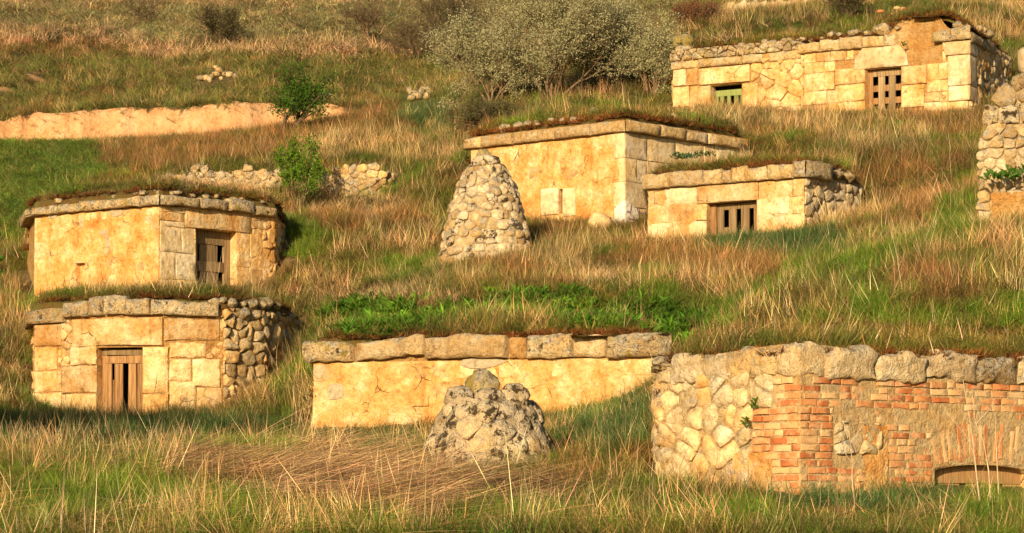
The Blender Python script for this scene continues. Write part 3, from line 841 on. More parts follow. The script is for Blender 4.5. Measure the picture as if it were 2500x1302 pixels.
# ------------------------------------------------------------------ D: brick-fronted cellar lower right
def cellar_D():
    c = P(1953, 1222, 34)
    T = thing('wine_cellar', 'brick and rubble fronted cellar with low segmental arched doorway', 'cellar', c)
    p = PD; tb = c[2]-.25; sc = p.S[2]; S = p.pix
    ztop = zz(905, 34)
    zrow = lambda v: zz(v, 34.0)
    z0 = zrow(920); pit = .0835
    # arched opening
    da, db = S(2282), S(2512); spring = p.pix(2290, 1152, seg=2)[1]; crown = spring+.085
    hole = (da, db, tb-.02, crown)
    arch = lambda s: spring+(crown-spring)*max(0, 1-((s-(da+db)/2)/((db-da)/2))**2)**.6
    ttop = lambda s: zz(872, 35) + .10*math.exp(-((s-sc+.1)/1.2)**2)
    sheet(p, p.S[0], p.S[-1], tb, ttop, M['mortar_pale'], T, 'rubble_core', [hole], .06, -.012, .03, 4, cells=lambda s, t: s < S(1880) or t > zrow(915))
    sheet(p, S(1878), p.S[-1], tb, zrow(912), M['cement'], T, 'mortar_bed', [hole], .045, -.001, .014, 5)
    # ring of mortar under the arch closing the opening's corners
    V, Fc = [], []; n = 16
    for i in range(n+1):
        s = da+(db-da)*i/n
        for d, t in ((-.006, crown+.01), (-.006, arch(s)), (-.22, arch(s))): V.append(p.at(s, t, d))
    for i in range(n):
        for j in range(2): Fc.append((i*3+j, i*3+j+1, (i+1)*3+j+1, (i+1)*3+j))
    mesh_obj('arch_soffit', V, Fc, M['cement'], T)
    recess(p, (da, db, tb, crown), T, mat=M['ashlar'])
    # brick courses
    def course(r, ua, ub, prob=1.0, L=.262, front=.006, small=0):
        a, b = S(ua), S(ub); t1 = z0-r*pit; t0 = t1-.068
        s = a+(0 if r % 2 == 0 else -.11)
        while s < b-.03:
            w = L*random.choice([1, 1, 1, .5, .62]) if random.random() > .02 else L*.4
            e = min(s+w, b)
            x0 = max(s, a)
            cor = x0 < sc-.01 < e-.01 and ua < 1953 < ub
            if random.random() < prob and e-x0 > .04:
                parts = [(x0, sc-.0005), (sc+.0005, e)] if cor else [(x0, e)]
                for (q0, q1) in parts:
                    if q1-q0 < .03: continue
                    g = .004
                    dt = random.uniform(-.004, .004)
                    hh = random.uniform(-.006, .004)
                    stone(p, rect(q0+(0 if cor else g), q1-(0 if cor else g), t0+dt, t1+dt+hh), M['brick'], T, 'brick', front+random.uniform(-.007, .008), -.06, .006, .001, .002, .005, dens=10, jit=.008)
            s = e+.009
    course(0, 1885, 2520, .88, front=.014); course(1, 1890, 2530, .8); course(2, 1895, 2540, .85); course(3, 1896, 2072, 1); course(3, 2080, 2540, .88)
    course(4, 1838, 2033, 1, front=.02); course(4, 2120, 2540, .22, .09, .0); course(5, 2050, 2540, .2, .1, -.002)
    for r in range(5, 12): course(r, 1838, 2032, 1, front=.012)
    for r in range(12, 18): course(r, 1885 if r < 17 else 1900, 2108, .97, front=.008)
    for r in range(6, 18): course(r, 2166, 2240 if 7 < r < 10 else 2276, .95 if r > 7 else .7, front=.006)
    # voussoirs over the arch
    n = 21
    for i in range(n):
        s = S(2268)+(S(2515)-S(2268))*(i+.5)/n; lean = (i-n/2)/n*.22
        w = .024
        if random.random() < .12: continue
        b0 = arch(min(max(s, da+.01), db-.01))+.012+random.uniform(0, .07)
        t1 = b0+.40+random.uniform(-.10, .03)
        stone(p, [(s-w, b0), (s+w, b0), (s+w+lean*.9, t1), (s-w+lean*.9, t1)], M['brick'], T, 'voussoir', .004+random.uniform(-.008, .006), -.06, .006, .001, .002, .005, dens=10, jit=.012)
    # pale stone filling between the brick piers
    rubble(p, rect(S(2036), S(2150), p.pix(2090, 1110)[1], p.pix(2090, 1030)[1]), .13, M['rubble_pale'], T, (), front=.012, rough=.02, gap=.002)
    sheet(p, S(2106), S(2166), tb, p.pix(2130, 1040)[1], M['render'], T, 'render_coat', (), .04, .014, .02, 4)
    sheet(p, S(1790), S(1886), tb, p.pix(1850, 1105)[1], M['render'], T, 'render_coat', (), .04, .014, .026, 4)
    # rubble left part and rough head of the wall
    kx = S(1886); kb = S(1838)
    rubble(p, rect(p.S[0], kb, tb, zrow(905)+.02), .24, M['rubble_pale'], T, (), front=.015, mats=[M['rubble_pale'], M['rubble_pale'], M['ashlar'], M['pale']], rough=.045, bulge=.04, gap=.008, aspect=1.2)
    rubble(p, rect(kb, kx, zrow(993), zrow(905)+.02), .24, M['rubble_pale'], T, (), front=.02, rough=.04, gap=.006)
    ua = 1608
    while ua < 2640:
        w = random.choice([34, 45, 60, 80, 110, 125]); ub = ua+w
        sA, sB = S(ua), S(ub); top = ttop((sA+sB)/2)+random.uniform(-.02, .10); bot = zrow(917)+random.uniform(-.03, .03)
        if w < 50: bot = (bot+top)/2-.02
        l, r_ = random.uniform(.0, .07), random.uniform(.0, .07)
        stone(p, [(sA, bot), (sB, bot+random.uniform(-.02, .03)), (sB, top-l-.02), (sA+(sB-sA)*random.uniform(.3, .7), top), (sA, top-r_-.02)], random.choice([M['cap'], M['cap_clean'], M['rubble_pale'], M['rubble_pale']]), T, 'cap_stone', .04+random.uniform(-.035, .04), -.3, .03, .012, .001, .06, dens=30, jit=.10, sharp=50)
        if w < 50: stone(p, rect(sA, sB, zrow(919), bot+.01), M['rubble_pale'], T, 'cap_stone', .03, -.2, .03, .01, .001, .04, dens=14, jit=.04)
        ua = ub-4
    # door
    d = door_empty(p, T, hole)
    W_ = db-da; lf = lambda a, b, ta, tb_, nm='plank', dd=0, m='wood_tan': plank(p, d, da+W_*a, da+W_*b, tb_, ta, -.16+dd, -.12+dd, M[m], nm)
    zs = p.pix(2400, 1181)[1]
    lf(0, 1.0, crown, zs, 'rail', .006)
    for a, b in ((0, .10), (.12, .33), (.41, .53), (.57, .70), (.80, 1)): lf(a, b, zs, tb, 'plank')
    turf('turf_roof', T, FOOT['D'], lip=-.12)
cellar_D()

# ------------------------------------------------------------------ E: top right, two doors
def cellar_E():
    c = P(2000, 285, 78.2)
    T = thing('wine_cellar', 'long two-door stone cellar with bare earth gap in its broken cornice', 'cellar', c)
    p = PE; tb = c[2]-.55; S = p.pix; sc = p.S[2]
    def R(u0, u1, vt, vb, seg=1): return pr(p, u0, u1, vt, vb, seg)
    d1 = R(1735, 1810, 206, 268); d2 = R(2112, 2199, 166, 288)
    d1 = (d1[0], d1[1], tb-.02, d1[3]); d2 = (d2[0], d2[1], tb-.02, d2[3])
    tu = p.pix(2000, 128)[1]
    gapf = lambda s: math.exp(-(max(0, abs(s-S(2240))-.40)/.30)**2)
    sheet(p, p.S[0], p.S[-1], tb, lambda s: tu+.26+.50*gapf(s), M['mortar'], T, 'earth_core', [d1, d2], .1, -.05, .03, 3, dfun=lambda s, t: -.12*gapf(s)*sstep(tu-.3, tu+.1, t))
    big = [d1, d2]
    def st(u0, u1, vt, vb, m='ashlar', nm='stone', front=.01, seg=1):
        r = R(u0, u1, vt, vb, seg); big.append(r)
        stone(p, rect(*r), M[m], T, nm, front, -.2, .022, .006, .005, .014, dens=16, jit=.02)
    st(1705, 1831, 163, 204, nm='lintel', front=.03); st(1642, 1675, 168, 210, 'pale'); st(1676, 1704, 166, 208)
    st(1642, 1682, 212, 262); st(1683, 1734, 210, 262, nm='jamb_stone'); st(1811, 1850, 204, 264, nm='jamb_stone')
    # big half-round lintel of the right door
    a, b = S(2083), S(2218); t0 = d2[3]; hgt = p.pix(2150, 113)[1]-t0
    big.append((a, b, t0, t0+hgt))
    stone(p, [(a, t0), (b, t0), (b-.03, t0+hgt*.5), (b-.25, t0+hgt), (a+.25, t0+hgt*1.0), (a+.05, t0+hgt*.55)], M['pale'], T, 'lintel', .04, -.25, .03, .015, .005, .015, dens=18, jit=.02)
    st(2038, 2112, 167, 205); st(2040, 2111, 206, 248, nm='jamb_stone'); st(2022, 2112, 249, 292)
    st(2200, 2262, 160, 206, nm='jamb_stone'); st(2200, 2256, 207, 262, nm='jamb_stone'); st(1962, 2037, 178, 222); st(1962, 2018, 223, 256); st(2018, 2049, 220, 253, 'pale')
    # quoin pile on the right corner
    for vt, vb, ul in ((101, 134, 2308), (135, 209, 2314), (210, 246, 2316)):
        r = R(ul, 2366, vt, vb); big.append(r); r = (r[0], sc-.0005, r[2], r[3])
        stone(p, rect(*r), M['pale'], T, 'quoin', .03, -.25, .016, .003, .004, .008, dens=14)
        r2 = (sc+.0005, sc+.55+random.uniform(-.1, .15), r[2], r[3]); big.append(r2)
        stone(p, rect(*r2), M['pale'], T, 'quoin', .03, -.25, .016, .003, .004, .01, dens=14)
    st(2312, 2365, 247, 300)
    # squared stonework, small courses between the doors
    zl = lambda v: p.pix(1900, v)[1]
    ashlar(p, S(1962), S(2314), [tb, tb+.45, tb+.75, tb+1.0, tb+1.3, tb+1.73, tb+2.0, tu], .42, M['ashlar'], T, big+[(S(2205), S(2300), tu-.55, tu+1)], gap=.005, rough=.02, bevel=.02)
    rubble(p, rect(S(1832), S(1962), tb, tu-.02), .27, M['ashlar'], T, big, front=.005, aspect=1.5, gap=.006)
    rubble(p, rect(p.S[0], S(1832), tb, zl(168)), .25, M['ashlar'], T, big, front=.0, aspect=1.4, gap=.006)
    rubble(p, rect(sc+.05, p.S[-1], tb, tu+.18), .24, M['rubble'], T, big, front=.03, mats=[M['rubble'], M['rubble_pale'], M['ashlar']], rough=.04, gap=.014)
    # cornice: low left run, raised right run, broken end, corner cap
    cornice(p, [1638, 1708, 1812, 1864], p.pix(1740, 163)[1], .21, M['cap_clean'], T, .06)
    cornice(p, [1876, 1958], p.pix(1915, 148)[1], .26, M['cap_clean'], T, .06)
    rubble(p, rect(p.S[1]-.05, S(1960), p.pix(1740, 141)[1], zz(116, 80.3)), .19, M['cap'], T, (), front=.05, aspect=1.6, rough=.04)
    cornice(p, [1950, 2003, 2051, 2106, 2161, 2189], tu, .27, M['cap_clean'], T, .10)
    cornice(p, [2279, 2322, 2366], p.pix(2320, 101)[1], .29, M['cap'], T, .12)
    cornice(p, [2366.2, 2395, 2425], p.pix(2366, 103)[1], .29, M['cap'], T, .08)
    lumps(p, 1800, 2200, 112, .17, M['cap'], T, 17, 'rubble_stone', .0, 68)
    lumps(p, 2330, 2440, 60, .26, M['cap'], T, 6, 'rubble_stone', .02, 82)
    lumps(p, 2130, 2190, 72, .42, M['cap'], T, 1, 'rubble_stone', .05)
    boulder('rubble_stone', P(1668, 102, 80.9), (.30, .25, .2), M['yellow'], T, 3)
    boulder('rubble_stone', P(1672, 126, 80.8), (.27, .22, .17), M['cap'], T, 5)
    for i, (u, v) in enumerate(((2180, 36), (2190, 20), (2205, 22), (2150, 28))): boulder('brick_fragment', P(u, v, 79.5), (.11, .06, .05), M['brick'], T, i, 1)
    for h in (d1, d2): recess(p, h, T)
    # green slatted door
    d = door_empty(p, T, d1); w0, W_, z1 = d1[0], d1[1]-d1[0], d1[3]
    lf = lambda a, b, c_, e, nm='slat', dd=0, m='wood_green': plank(p, d, w0+W_*a, w0+W_*b, z1-e, z1-c_, -.24+dd, -.2+dd, M[m], nm)
    lf(.05, .98, .12, .28, 'rail', .01); lf(.05, .14, .12, 1.2, 'stile')
    for a in (.20, .42, .66, .86): lf(a, a+.12, .26, 1.2)
    # grid door
    d = door_empty(p, T, d2); w0, W_, z1 = d2[0], d2[1]-d2[0], d2[3]
    lf = lambda a, b, c_, e, nm='slat', dd=0, m='wood_warm': plank(p, d, w0+W_*a, w0+W_*b, z1-e, z1-c_, -.24+dd, -.2+dd, M[m], nm)
    lf(0, .13, 0, 1.5, 'stile'); lf(.95, 1, 0, 1.5, 'stile'); lf(.13, .95, .02, .18, 'rail', .01, 'wood')
    for a, b in ((.28, .46), (.57, .76)): lf(a, b, .16, 1.5, 'bar', 0, 'wood')
    for a in (.40, .72, 1.02): lf(.13, .95, a, a+.16, 'rail', -.012)
    turf('turf_roof', T, FOOT['E'], lip=-.17)
cellar_E()

# ------------------------------------------------------------------ F: tall smooth corner house in the middle
def cellar_F():
    c = P(1526, 556, 67)
    T = thing('wine_cellar', 'tall smooth ochre corner cellar with flat cornice and whitewashed foot, behind conical chimney', 'cellar', c)
    p = PF; tb = c[2]-.3; tu = p.pix(1526, 323)[1]; sc = p.S[2]; S = p.pix
    panel = pr(p, 1366, 1376, 462, 522, seg=1)
    sheet(p, p.S[0], p.S[-1], tb, tu+.28, M['mortar'], T, 'wall_core', [panel], .1, -.05, .01)
    hts = [tb, tu-1.62, tu-1.08, tu-.56, tu]
    bl = [pr(p, 1323, 1365, 460, 525, seg=1), pr(p, 1377, 1407, 460, 528, seg=1)]
    for r in bl: stone(p, rect(*r), M['pale'], T, 'jamb_stone', .05, -.15, .008, .001, .002, .004)
    sheet(p, panel[0]-.02, panel[1]+.02, panel[2], panel[3], M['wood_warm'], T, 'niche', (), .05, -.1, .005)
    ashlar(p, p.S[1], sc-.32, hts, .62, M['ashlar'], T, bl+[panel], gap=.003, rough=.008)
    sheet(p, p.S[1]+.01, sc-.10, tb, tu-.01, M['render'], T, 'render_coat', [panel]+bl, .055, .008, .022, 1.6)
    for i, (a, b) in enumerate(zip(hts[:-1], hts[1:])):
        w = .30 if i % 2 else .16
        stone(p, rect(sc-w, sc-.0005, a, b), M['pale'], T, 'quoin', .032, -.2, .010, .002, .003, .006, dens=14)
        stone(p, rect(sc+.0005, sc+(.36 if i % 2 == 0 else .72), a, b), M['pale'], T, 'quoin', .032, -.2, .010, .002, .003, .006, dens=14)
    ashlar(p, sc+.74, p.S[-1], hts, .7, M['pale'], T, (), gap=.004, front=.012, rough=.012)
    ashlar(p, sc+.37, sc+.73, [hts[0], hts[1]], .7, M['pale'], T, (), gap=.004, front=.012); ashlar(p, sc+.37, sc+.73, [hts[2], hts[3]], .7, M['pale'], T, (), gap=.004, front=.012)
    # whitewash at the foot of the corner and the purple scrawl on it
    sheet(p, sc-.36, sc+.42, tb, tu-1.5, M['white'], T, 'whitewash', (), .045, .038, .004, 4, cells=lambda s, t: t < tu-1.55-.25*abs(s-sc)+.10*float(fbm(np.array([[s*5, t*5, 3.]]))[0])-(.25 if s < sc-.25 else 0))
    def stroke(pts):
        Q = [p.pix(1040+x/2.894, 230+y/2.894, seg=2) for x, y in pts]; V, Fc = [], []
        for i, (s, t) in enumerate(Q):
            a = np.array(Q[min(i+1, len(Q)-1)])-np.array(Q[max(i-1, 0)]); a = a/(np.hypot(*a)+1e-9)*.012
            V += [p.at(s-a[1], t+a[0], .052), p.at(s+a[1], t-a[0], .052)]
        for i in range(len(Q)-1): Fc.append((2*i, 2*i+1, 2*i+3, 2*i+2))
        mesh_obj('graffiti_stroke', V, Fc, M['purple'], T)
    stroke([(1437, 785), (1436, 800), (1434, 820), (1430, 836), (1412, 830)]); stroke([(1480, 800), (1481, 820), (1485, 838), (1520, 842), (1552, 848)])
    stroke([(1418, 880), (1440, 886), (1470, 888), (1505, 894), (1545, 902)]); stroke([(1412, 900), (1440, 912), (1455, 925)])
    cornice(p, [1131, 1183, 1259, 1319, 1361, 1448], tu, .235, M['cap_clean'], T, .15, .05, jit=.012, rough=.012)
    cornice(p, [1448, 1526], tu, .24, M['cap_clean'], T, .15, .04, jit=.012, rough=.012)
    cornice(p, [1526.2, 1601, 1665], tu, .25, M['cap_clean'], T, .15, .05, jit=.015, rough=.012)
    cornice(p, [1665, 1722, 1808], tu, .24, M['cap_clean'], T, .12, .05, jit=.02, rough=.015)
    lumps(p, 1210, 1400, 312, .22, M['cap'], T, 7, 'rubble_stone', -.1, 288)
    boulder('roof_stone', P(1450, 277, 69), (.17, .15, .13), M['cap'], T, 1); boulder('roof_stone', P(1642, 290, 69), (.13, .12, .12), M['cap'], T, 2)
    boulder('roof_stone', P(1468, 283, 69), (.12, .12, .08), M['cap_clean'], T, 4)
    turf('turf_roof', T, FOOT['F'], lip=-.05)
cellar_F()
bl = boulder('stone_block', P(1465, 537, 65.8)+np.array([0, 0, -.06]), (.25, .2, .2), M['pale'], None, 9)
tag(bl, 'weathered square stone block lying before the whitewashed cellar corner', 'stone')

# ------------------------------------------------------------------ G: small cellar with slotted door, right of the middle
def cellar_G():
    c = P(1780, 595, 63.5)
    T = thing('wine_cellar', 'small half-buried cellar with slotted plank door beside tall smooth cellar', 'cellar', c)
    p = PG; tb = c[2]-.35; sc = p.S[2]; S = p.pix
    tu = p.pix(1800, 447)[1]
    door = pr(p, 1724, 1846, 493, 620, seg=1); door = (door[0], door[1], tb-.02, door[3])
    sheet(p, p.S[0], p.S[-1], tb, tu+.25, M['mortar_pale'], T, 'wall_core', [door], .1, -.05, .012)
    li = pr(p, 1702, 1852, 456, 492, seg=1); li = (li[0], li[1], door[3], tu-.01)
    stone(p, rect(*li), M['ashlar'], T, 'lintel', .03, -.25, .02, .004, .005, .01, dens=16)
    ashlar(p, p.S[1], sc-.001, [tb, tb+.42, tu-.72, tu-.36, tu], .55, M['ashlar'], T, [door, li], gap=.006, rough=.014, mats=[M['ashlar'], M['pale']])
    sheet(p, p.S[1]+.02, li[0]-.01, tb, tu-.01, M['ashlar'], T, 'render_coat', (), .06, -.006, .03, 2.4)
    sheet(p, li[1]+.01, S(1935), tb, tu-.01, M['ashlar'], T, 'render_coat', (), .06, -.006, .03, 2.4)
    rubble(p, rect(sc, p.S[-1], tb, tu+.06), .24, M['rubble_pale'], T, (), front=.02, rough=.035)
    recess(p, door, T)
    d = door_empty(p, T, door); w0, W_, z1 = door[0], door[1]-door[0], door[3]
    lf = lambda a, b, c_, e, nm='plank', dd=0, m='wood': plank(p, d, w0+W_*a, w0+W_*b, z1-e, z1-c_, -.24+dd, -.2+dd, M[m], nm)
    lf(0, .12, 0, 1.3, 'stile', .03, 'wood_warm'); lf(.12, 1, .02, .14, 'rail', .0)
    lf(.13, .25, .12, 1.3); lf(.25, .36, .5, 1.3, dd=-.01); lf(.36, .50, .12, 1.3); lf(.60, .76, .12, 1.3); lf(.76, .86, .98, 1.3); lf(.86, 1, .06, 1.3, 'plank', .01, 'wood_warm')
    cornice(p, [1573, 1639, 1721, 1766, 1790], tu, .30, M['cap_clean'], T, .13, .1)
    cornice(p, [1790, 1824, 1879, 1940], tu, .31, M['cap_clean'], T, .12, .1)
    cornice(p, [1941, 1965], tu+.01, .36, M['cap'], T, .14, .05); cornice(p, [1965.3, 2022], tu+.01, .36, M['cap'], T, .14, .05)
    lumps(p, 2024, 2085, 425, .3, M['cap'], T, 2, 'cap_stone', .08, 432)
    turf('turf_roof', T, FOOT['G'], lip=-.02)
cellar_G()

# ------------------------------------------------------------------ chimneys
def chimney(label, u, Y, prof, size, mat, mats, cap, seedv, core, hole=None):
    cx = P(u, 0, Y)[0]
    zs = [(zz(v, Y), w/F_PX*Y) for v, w in prof]
    base = (cx, Y, zs[0][0])
    T = thing('cellar_chimney', label, 'chimney', base)
    CHIM.append((cx, Y, zs[0][1]))
    K = Cone((cx, Y), zs); n = 40
    V, Fc = [], []
    zz_ = np.linspace(zs[0][0]-.3, zs[-1][0], 24)
    n = 56
    for z in zz_:
        for i in range(n):
            th = 2*math.pi*i/n
            hd = -.35 if hole and abs((th+math.pi) % (2*math.pi)-math.pi-hole[0]) < .11 and abs(z-hole[1]) < .13 else 0
            V.append(K.at(th*K.rm, z, hd-.012+.035*float(vnoise(np.array([math.sin(th)*4, math.cos(th)*4, z*5])))))
    for j in range(23):
        for i in range(n): Fc.append((j*n+i, j*n+(i+1) % n, (j+1)*n+(i+1) % n, (j+1)*n+i))
    Fc.append(tuple(23*n+i for i in range(n)))
    mesh_obj('mortar_core', V, Fc, core, T)
    seeds = []; t = zs[0][0]-.1
    A = math.radians(125)
    while t < zs[-1][0]+.05:
        r = np.interp(t, K.z, K.rad); m = max(4, int(2*A*r/(size*1.25))); ph = random.random()
        for i in range(m):
            th = -A+2*A*(i+ph+random.uniform(-.25, .25))/m
            seeds.append((th*K.rm, t+random.uniform(-.25, .25)*size))
        t += size*random.uniform(.75, 1.05)
    bound = rect(-A*K.rm, A*K.rm, zs[0][0]-.15, zs[-1][0]+.01)
    for i, poly in voronoi(seeds, bound):
        if seeds[i][1] > zs[-1][0]: continue
        th = seeds[i][0]/K.rm
        if hole and abs(th-hole[0]) < .13 and abs(seeds[i][1]-hole[1]) < .12: continue
        stone(K, poly, random.choice(mats), T, 'stone', .02+random.uniform(-.03, .035), -.09, size*random.uniform(.07, .15), size*.06, .004, .04, rnd=1, dens=8, jit=size*.11)
    cap(T, cx, zs)
    return T, K
def cap1(T, cx, zs):
    z = zs[-1][0]
    boulder('cap_stone', (cx, 62.9, z+.02), (.33, .33, .13), M['chimney'], T, 2)
    boulder('cap_stone', (cx-.06, 62.85, z+.17), (.155, .15, .12), M['yellow'], T, 6)
chimney('tall conical rubble chimney with yellow lichened cap stone before smooth ochre cellar', 1188, 63.0,
        [(662, 116), (620, 112), (560, 100), (500, 84), (455, 68), (425, 54), (400, 36)], .19, M['rubble_pale'],
        [M['rubble_pale'], M['rubble_pale'], M['rubble'], M['chimney']], cap1, 1, M['mortar_pale'], (.19, zz(575, 62.2)))
def cap2(T, cx, zs):
    z = zs[-1][0]
    boulder('cap_stone', (cx-.08, 40.9, z+.12), (.21, .2, .27), M['yellow'], T, 4, 3)
    boulder('cap_stone', (cx+.32, 40.75, z-.02), (.22, .2, .2), M['chimney'], T, 8, 3)
    boulder('cap_stone', (cx-.38, 40.75, z-.03), (.2, .2, .2), M['chimney'], T, 11, 3)
    boulder('cap_stone', (cx+.02, 40.6, z-.04), (.2, .2, .17), M['chimney'], T, 13, 3)
chimney('squat truncated rubble chimney streaked with dark moss before the long blank wall', 1194, 41.0,
        [(1170, 176), (1120, 162), (1060, 138), (1010, 118), (978, 100)], .27, M['chimney'],
        [M['chimney'], M['chimney'], M['rubble_pale'], M['chimney']], cap2, 2, M['chimney'])

# ------------------------------------------------------------------ rubble walls
def wall_J():
    p = Path([pl(2392, 51.5), pl(2393, 50.2), pl(2500, 50.0), pl(2720, 50.5)], r=.3)
    c = P(2440, 590, 50)
    T = thing('rubble_wall', 'tall ruined rubble wall with orange earth and weeds at its foot', 'wall', c)
    S = p.pix; tb = c[2]-.3
    left = lambda t: S(2385)+max(0, t-(c[2]+.6))*.16
    top = lambda s: np.interp(s, [S(2395), S(2425), S(2455), S(2500), S(2600)], [zz(330, 50), zz(250, 50), zz(212, 50), zz(190, 50), zz(170, 50)])
    earth = lambda s, t: s > S(2432) and t < zz(478, 50)
    sheet(p, p.S[0], p.S[-1], tb, lambda s: float(top(s))-.05, M['mortar_pale'], T, 'earth_core', (), .06, -.02, .035, 4)
    sheet(p, S(2425), p.S[-1], tb, zz(470, 50), M['earth'], T, 'earth_face', (), .06, .06, .07, 2.4)
    rubble(p, rect(S(2384), p.S[-1], tb, zz(165, 50)), .17, M['rubble_pale'], T, (), front=.03, keep=lambda s, t: t < top(s)-.02 and t < zz(300, 50) and not earth(s, t), mats=[M['rubble_pale'], M['rubble']], rough=.04, gap=.012, aspect=1.2)
    rubble(p, rect(S(2388), p.S[-1], zz(300, 50), zz(165, 50)), .27, M['rubble'], T, (), front=.05, keep=lambda s, t: t < top(s)-.02, mats=[M['cap'], M['rubble'], M['chimney']], rough=.05, gap=.014, aspect=1.2)
    p3 = P(2470, 440, 49.6)
    return T
wall_J()
b2 = boulder('pale_boulder', P(2503, 150, 62), (.16, .25, .32), M['rubble_pale'], None, 21)
tag(b2, 'pale upright stone block standing on the slope above the ruined rubble wall', 'stone')

def wall_K(label, path, u0, u1, tops, vb, Y, size, mats):
    c = P((u0+u1)/2, vb, Y); T = thing('rubble_wall', label, 'wall', c); p = path; S = p.pix; tb = c[2]-.4
    top = lambda s: float(np.interp(s, [S(u) for u, _ in tops], [p.pix(u, v)[1] for u, v in tops]))
    hi = max(p.pix(u, v)[1] for u, v in tops)+.1
    sheet(p, S(u0), S(u1), tb, lambda s: top(s)-.08, M['mortar_pale'], T, 'earth_core', (), .06, -.015, .035, 4)
    rubble(p, rect(S(u0), S(u1), tb, hi), size, mats[0], T, (), front=.03, keep=lambda s, t: t < top(s), mats=mats, rough=.045, gap=.012, aspect=1.3)
    return T, p, top
KP1 = Path([pl(395, 74.6), pl(520, 73.9), pl(690, 73.6)], r=.4)
wall_K('low dark-topped rubble wall behind the square corner cellar, left of the sapling', KP1, 398, 690, [(398, 436), (440, 422), (470, 412), (560, 412), (590, 406), (655, 412), (690, 425)], 500, 73.8, .17, [M['cap'], M['cap'], M['rubble'], M['chimney']])
KP2 = Path([pl(760, 73.2), pl(880, 72.2), pl(940, 72.2), pl(1000, 73.2)], r=.5)
wall_K('rounded rubble wall end on the slope, right of the sapling', KP2, 762, 1000, [(762, 452), (800, 425), (830, 408), (880, 398), (920, 402), (950, 420), (985, 440), (1000, 465)], 525, 72.2, .17, [M['rubble'], M['rubble'], M['ashlar'], M['cap']])
KP3 = Path([pl(1770, 100), pl(2040, 99)], r=.2)
wall_K('long low pale dry stone wall high on the slope above the two-door cellar', KP3, 1775, 2040, [(1775, 4), (1900, -2), (2040, -4)], 26, 99.5, .22, [M['rubble_pale'], M['rubble']])

# loose stone heaps on the slope
STONES = []
def heap_y(u, v):                          # distance at which the pixel's ray meets the ground
    Ys = np.linspace(30, 200, 1400); k = (u-1250)/F_PX
    g = ground_h(k*Ys, Ys); ray = (HZ-v)/F_PX*Ys
    hit = np.where(g >= ray)[0]
    return float(Ys[hit[0]]) if len(hit) else 120.
for lab, pts, s in (('pale stone from a tumbled heap in open grass above the earth bank', [(490, 198), (503, 199), (516, 196), (528, 190), (535, 180), (540, 200), (548, 188), (527, 172), (560, 190), (574, 194), (512, 203)], .13),
                    ('pale stone lying just right of the small leafy tree', [(757, 226), (783, 238), (797, 240), (805, 243)], .12),
                    ('orange-pale stone in a small pile above the reddish brush', [(1000, 232), (1010, 240), (1028, 236), (1040, 230), (1050, 238), (1020, 246), (1005, 250), (1042, 246)], .17),
                    ('pale stone sticking out of the topmost grass beside the dark thicket', [(948, 6), (965, 8), (985, 6), (1005, 10), (1040, 12)], .2)):
    for i, (u, v) in enumerate(pts):
        Y = heap_y(u, v); q = P(u, v, Y)+np.array([0, -.05, s*.8]); STONES.append((q[0], q[1]))
        o = boulder('loose_stone', q, (s*random.uniform(.6, 1.3), s*random.uniform(.6, 1.0), s*random.uniform(.5, .95)), random.choice([M["rubble_pale"], M["cap"], M["cap_clean"]]), None, i*3+u, 1)
        tag(o, lab, 'stone', lab[:34])

# ------------------------------------------------------------------ trees and shrubs
def tube(V, Fc, pts, rads, n):
    b0 = len(V)
    for i, (q, r) in enumerate(zip(pts, rads)):
        t = pts[min(i+1, len(pts)-1)]-pts[max(i-1, 0)]; t = t/(np.linalg.norm(t)+1e-9)
        a = np.cross(t, [0.3, .9, .2]); a /= np.linalg.norm(a)+1e-9; b = np.cross(t, a)
        for k in range(n):
            an = 2*math.pi*k/n; V.append(q+(a*math.cos(an)+b*math.sin(an))*r)
    for i in range(len(pts)-1):
        for k in range(n):
            Fc.append((b0+i*n+k, b0+i*n+(k+1) % n, b0+(i+1)*n+(k+1) % n, b0+(i+1)*n+k))

def grow(R, pos, d, L, rad, lev, maxlev, out, spread, up, kids, wander=.25):
    n = 5 if lev < 2 else 3; pts = [np.array(pos)]; rads = [rad]; d = np.array(d)/np.linalg.norm(d)
    for i in range(n):
        d = d+R.normal(0, wander, 3)*.6+np.array([0, 0, up]); d /= np.linalg.norm(d)
        pts.append(pts[-1]+d*L/n); rads.append(rad*(1-.75*(i+1)/n))
    out.append((lev, pts, rads))
    if lev < maxlev:
        for k in range(kids[lev]):
            f = R.uniform(.25 if lev else .3, 1); i = min(int(f*n), n-1); q = pts[i]+(pts[i+1]-pts[i])*(f*n-i)
            nd = (pts[i+1]-pts[i]); nd = nd/np.linalg.norm(nd)+R.normal(0, spread, 3)
            grow(R, q, nd, L*R.uniform(.45, .72), rad*.5, lev+1, maxlev, out, spread, up, kids, wander)

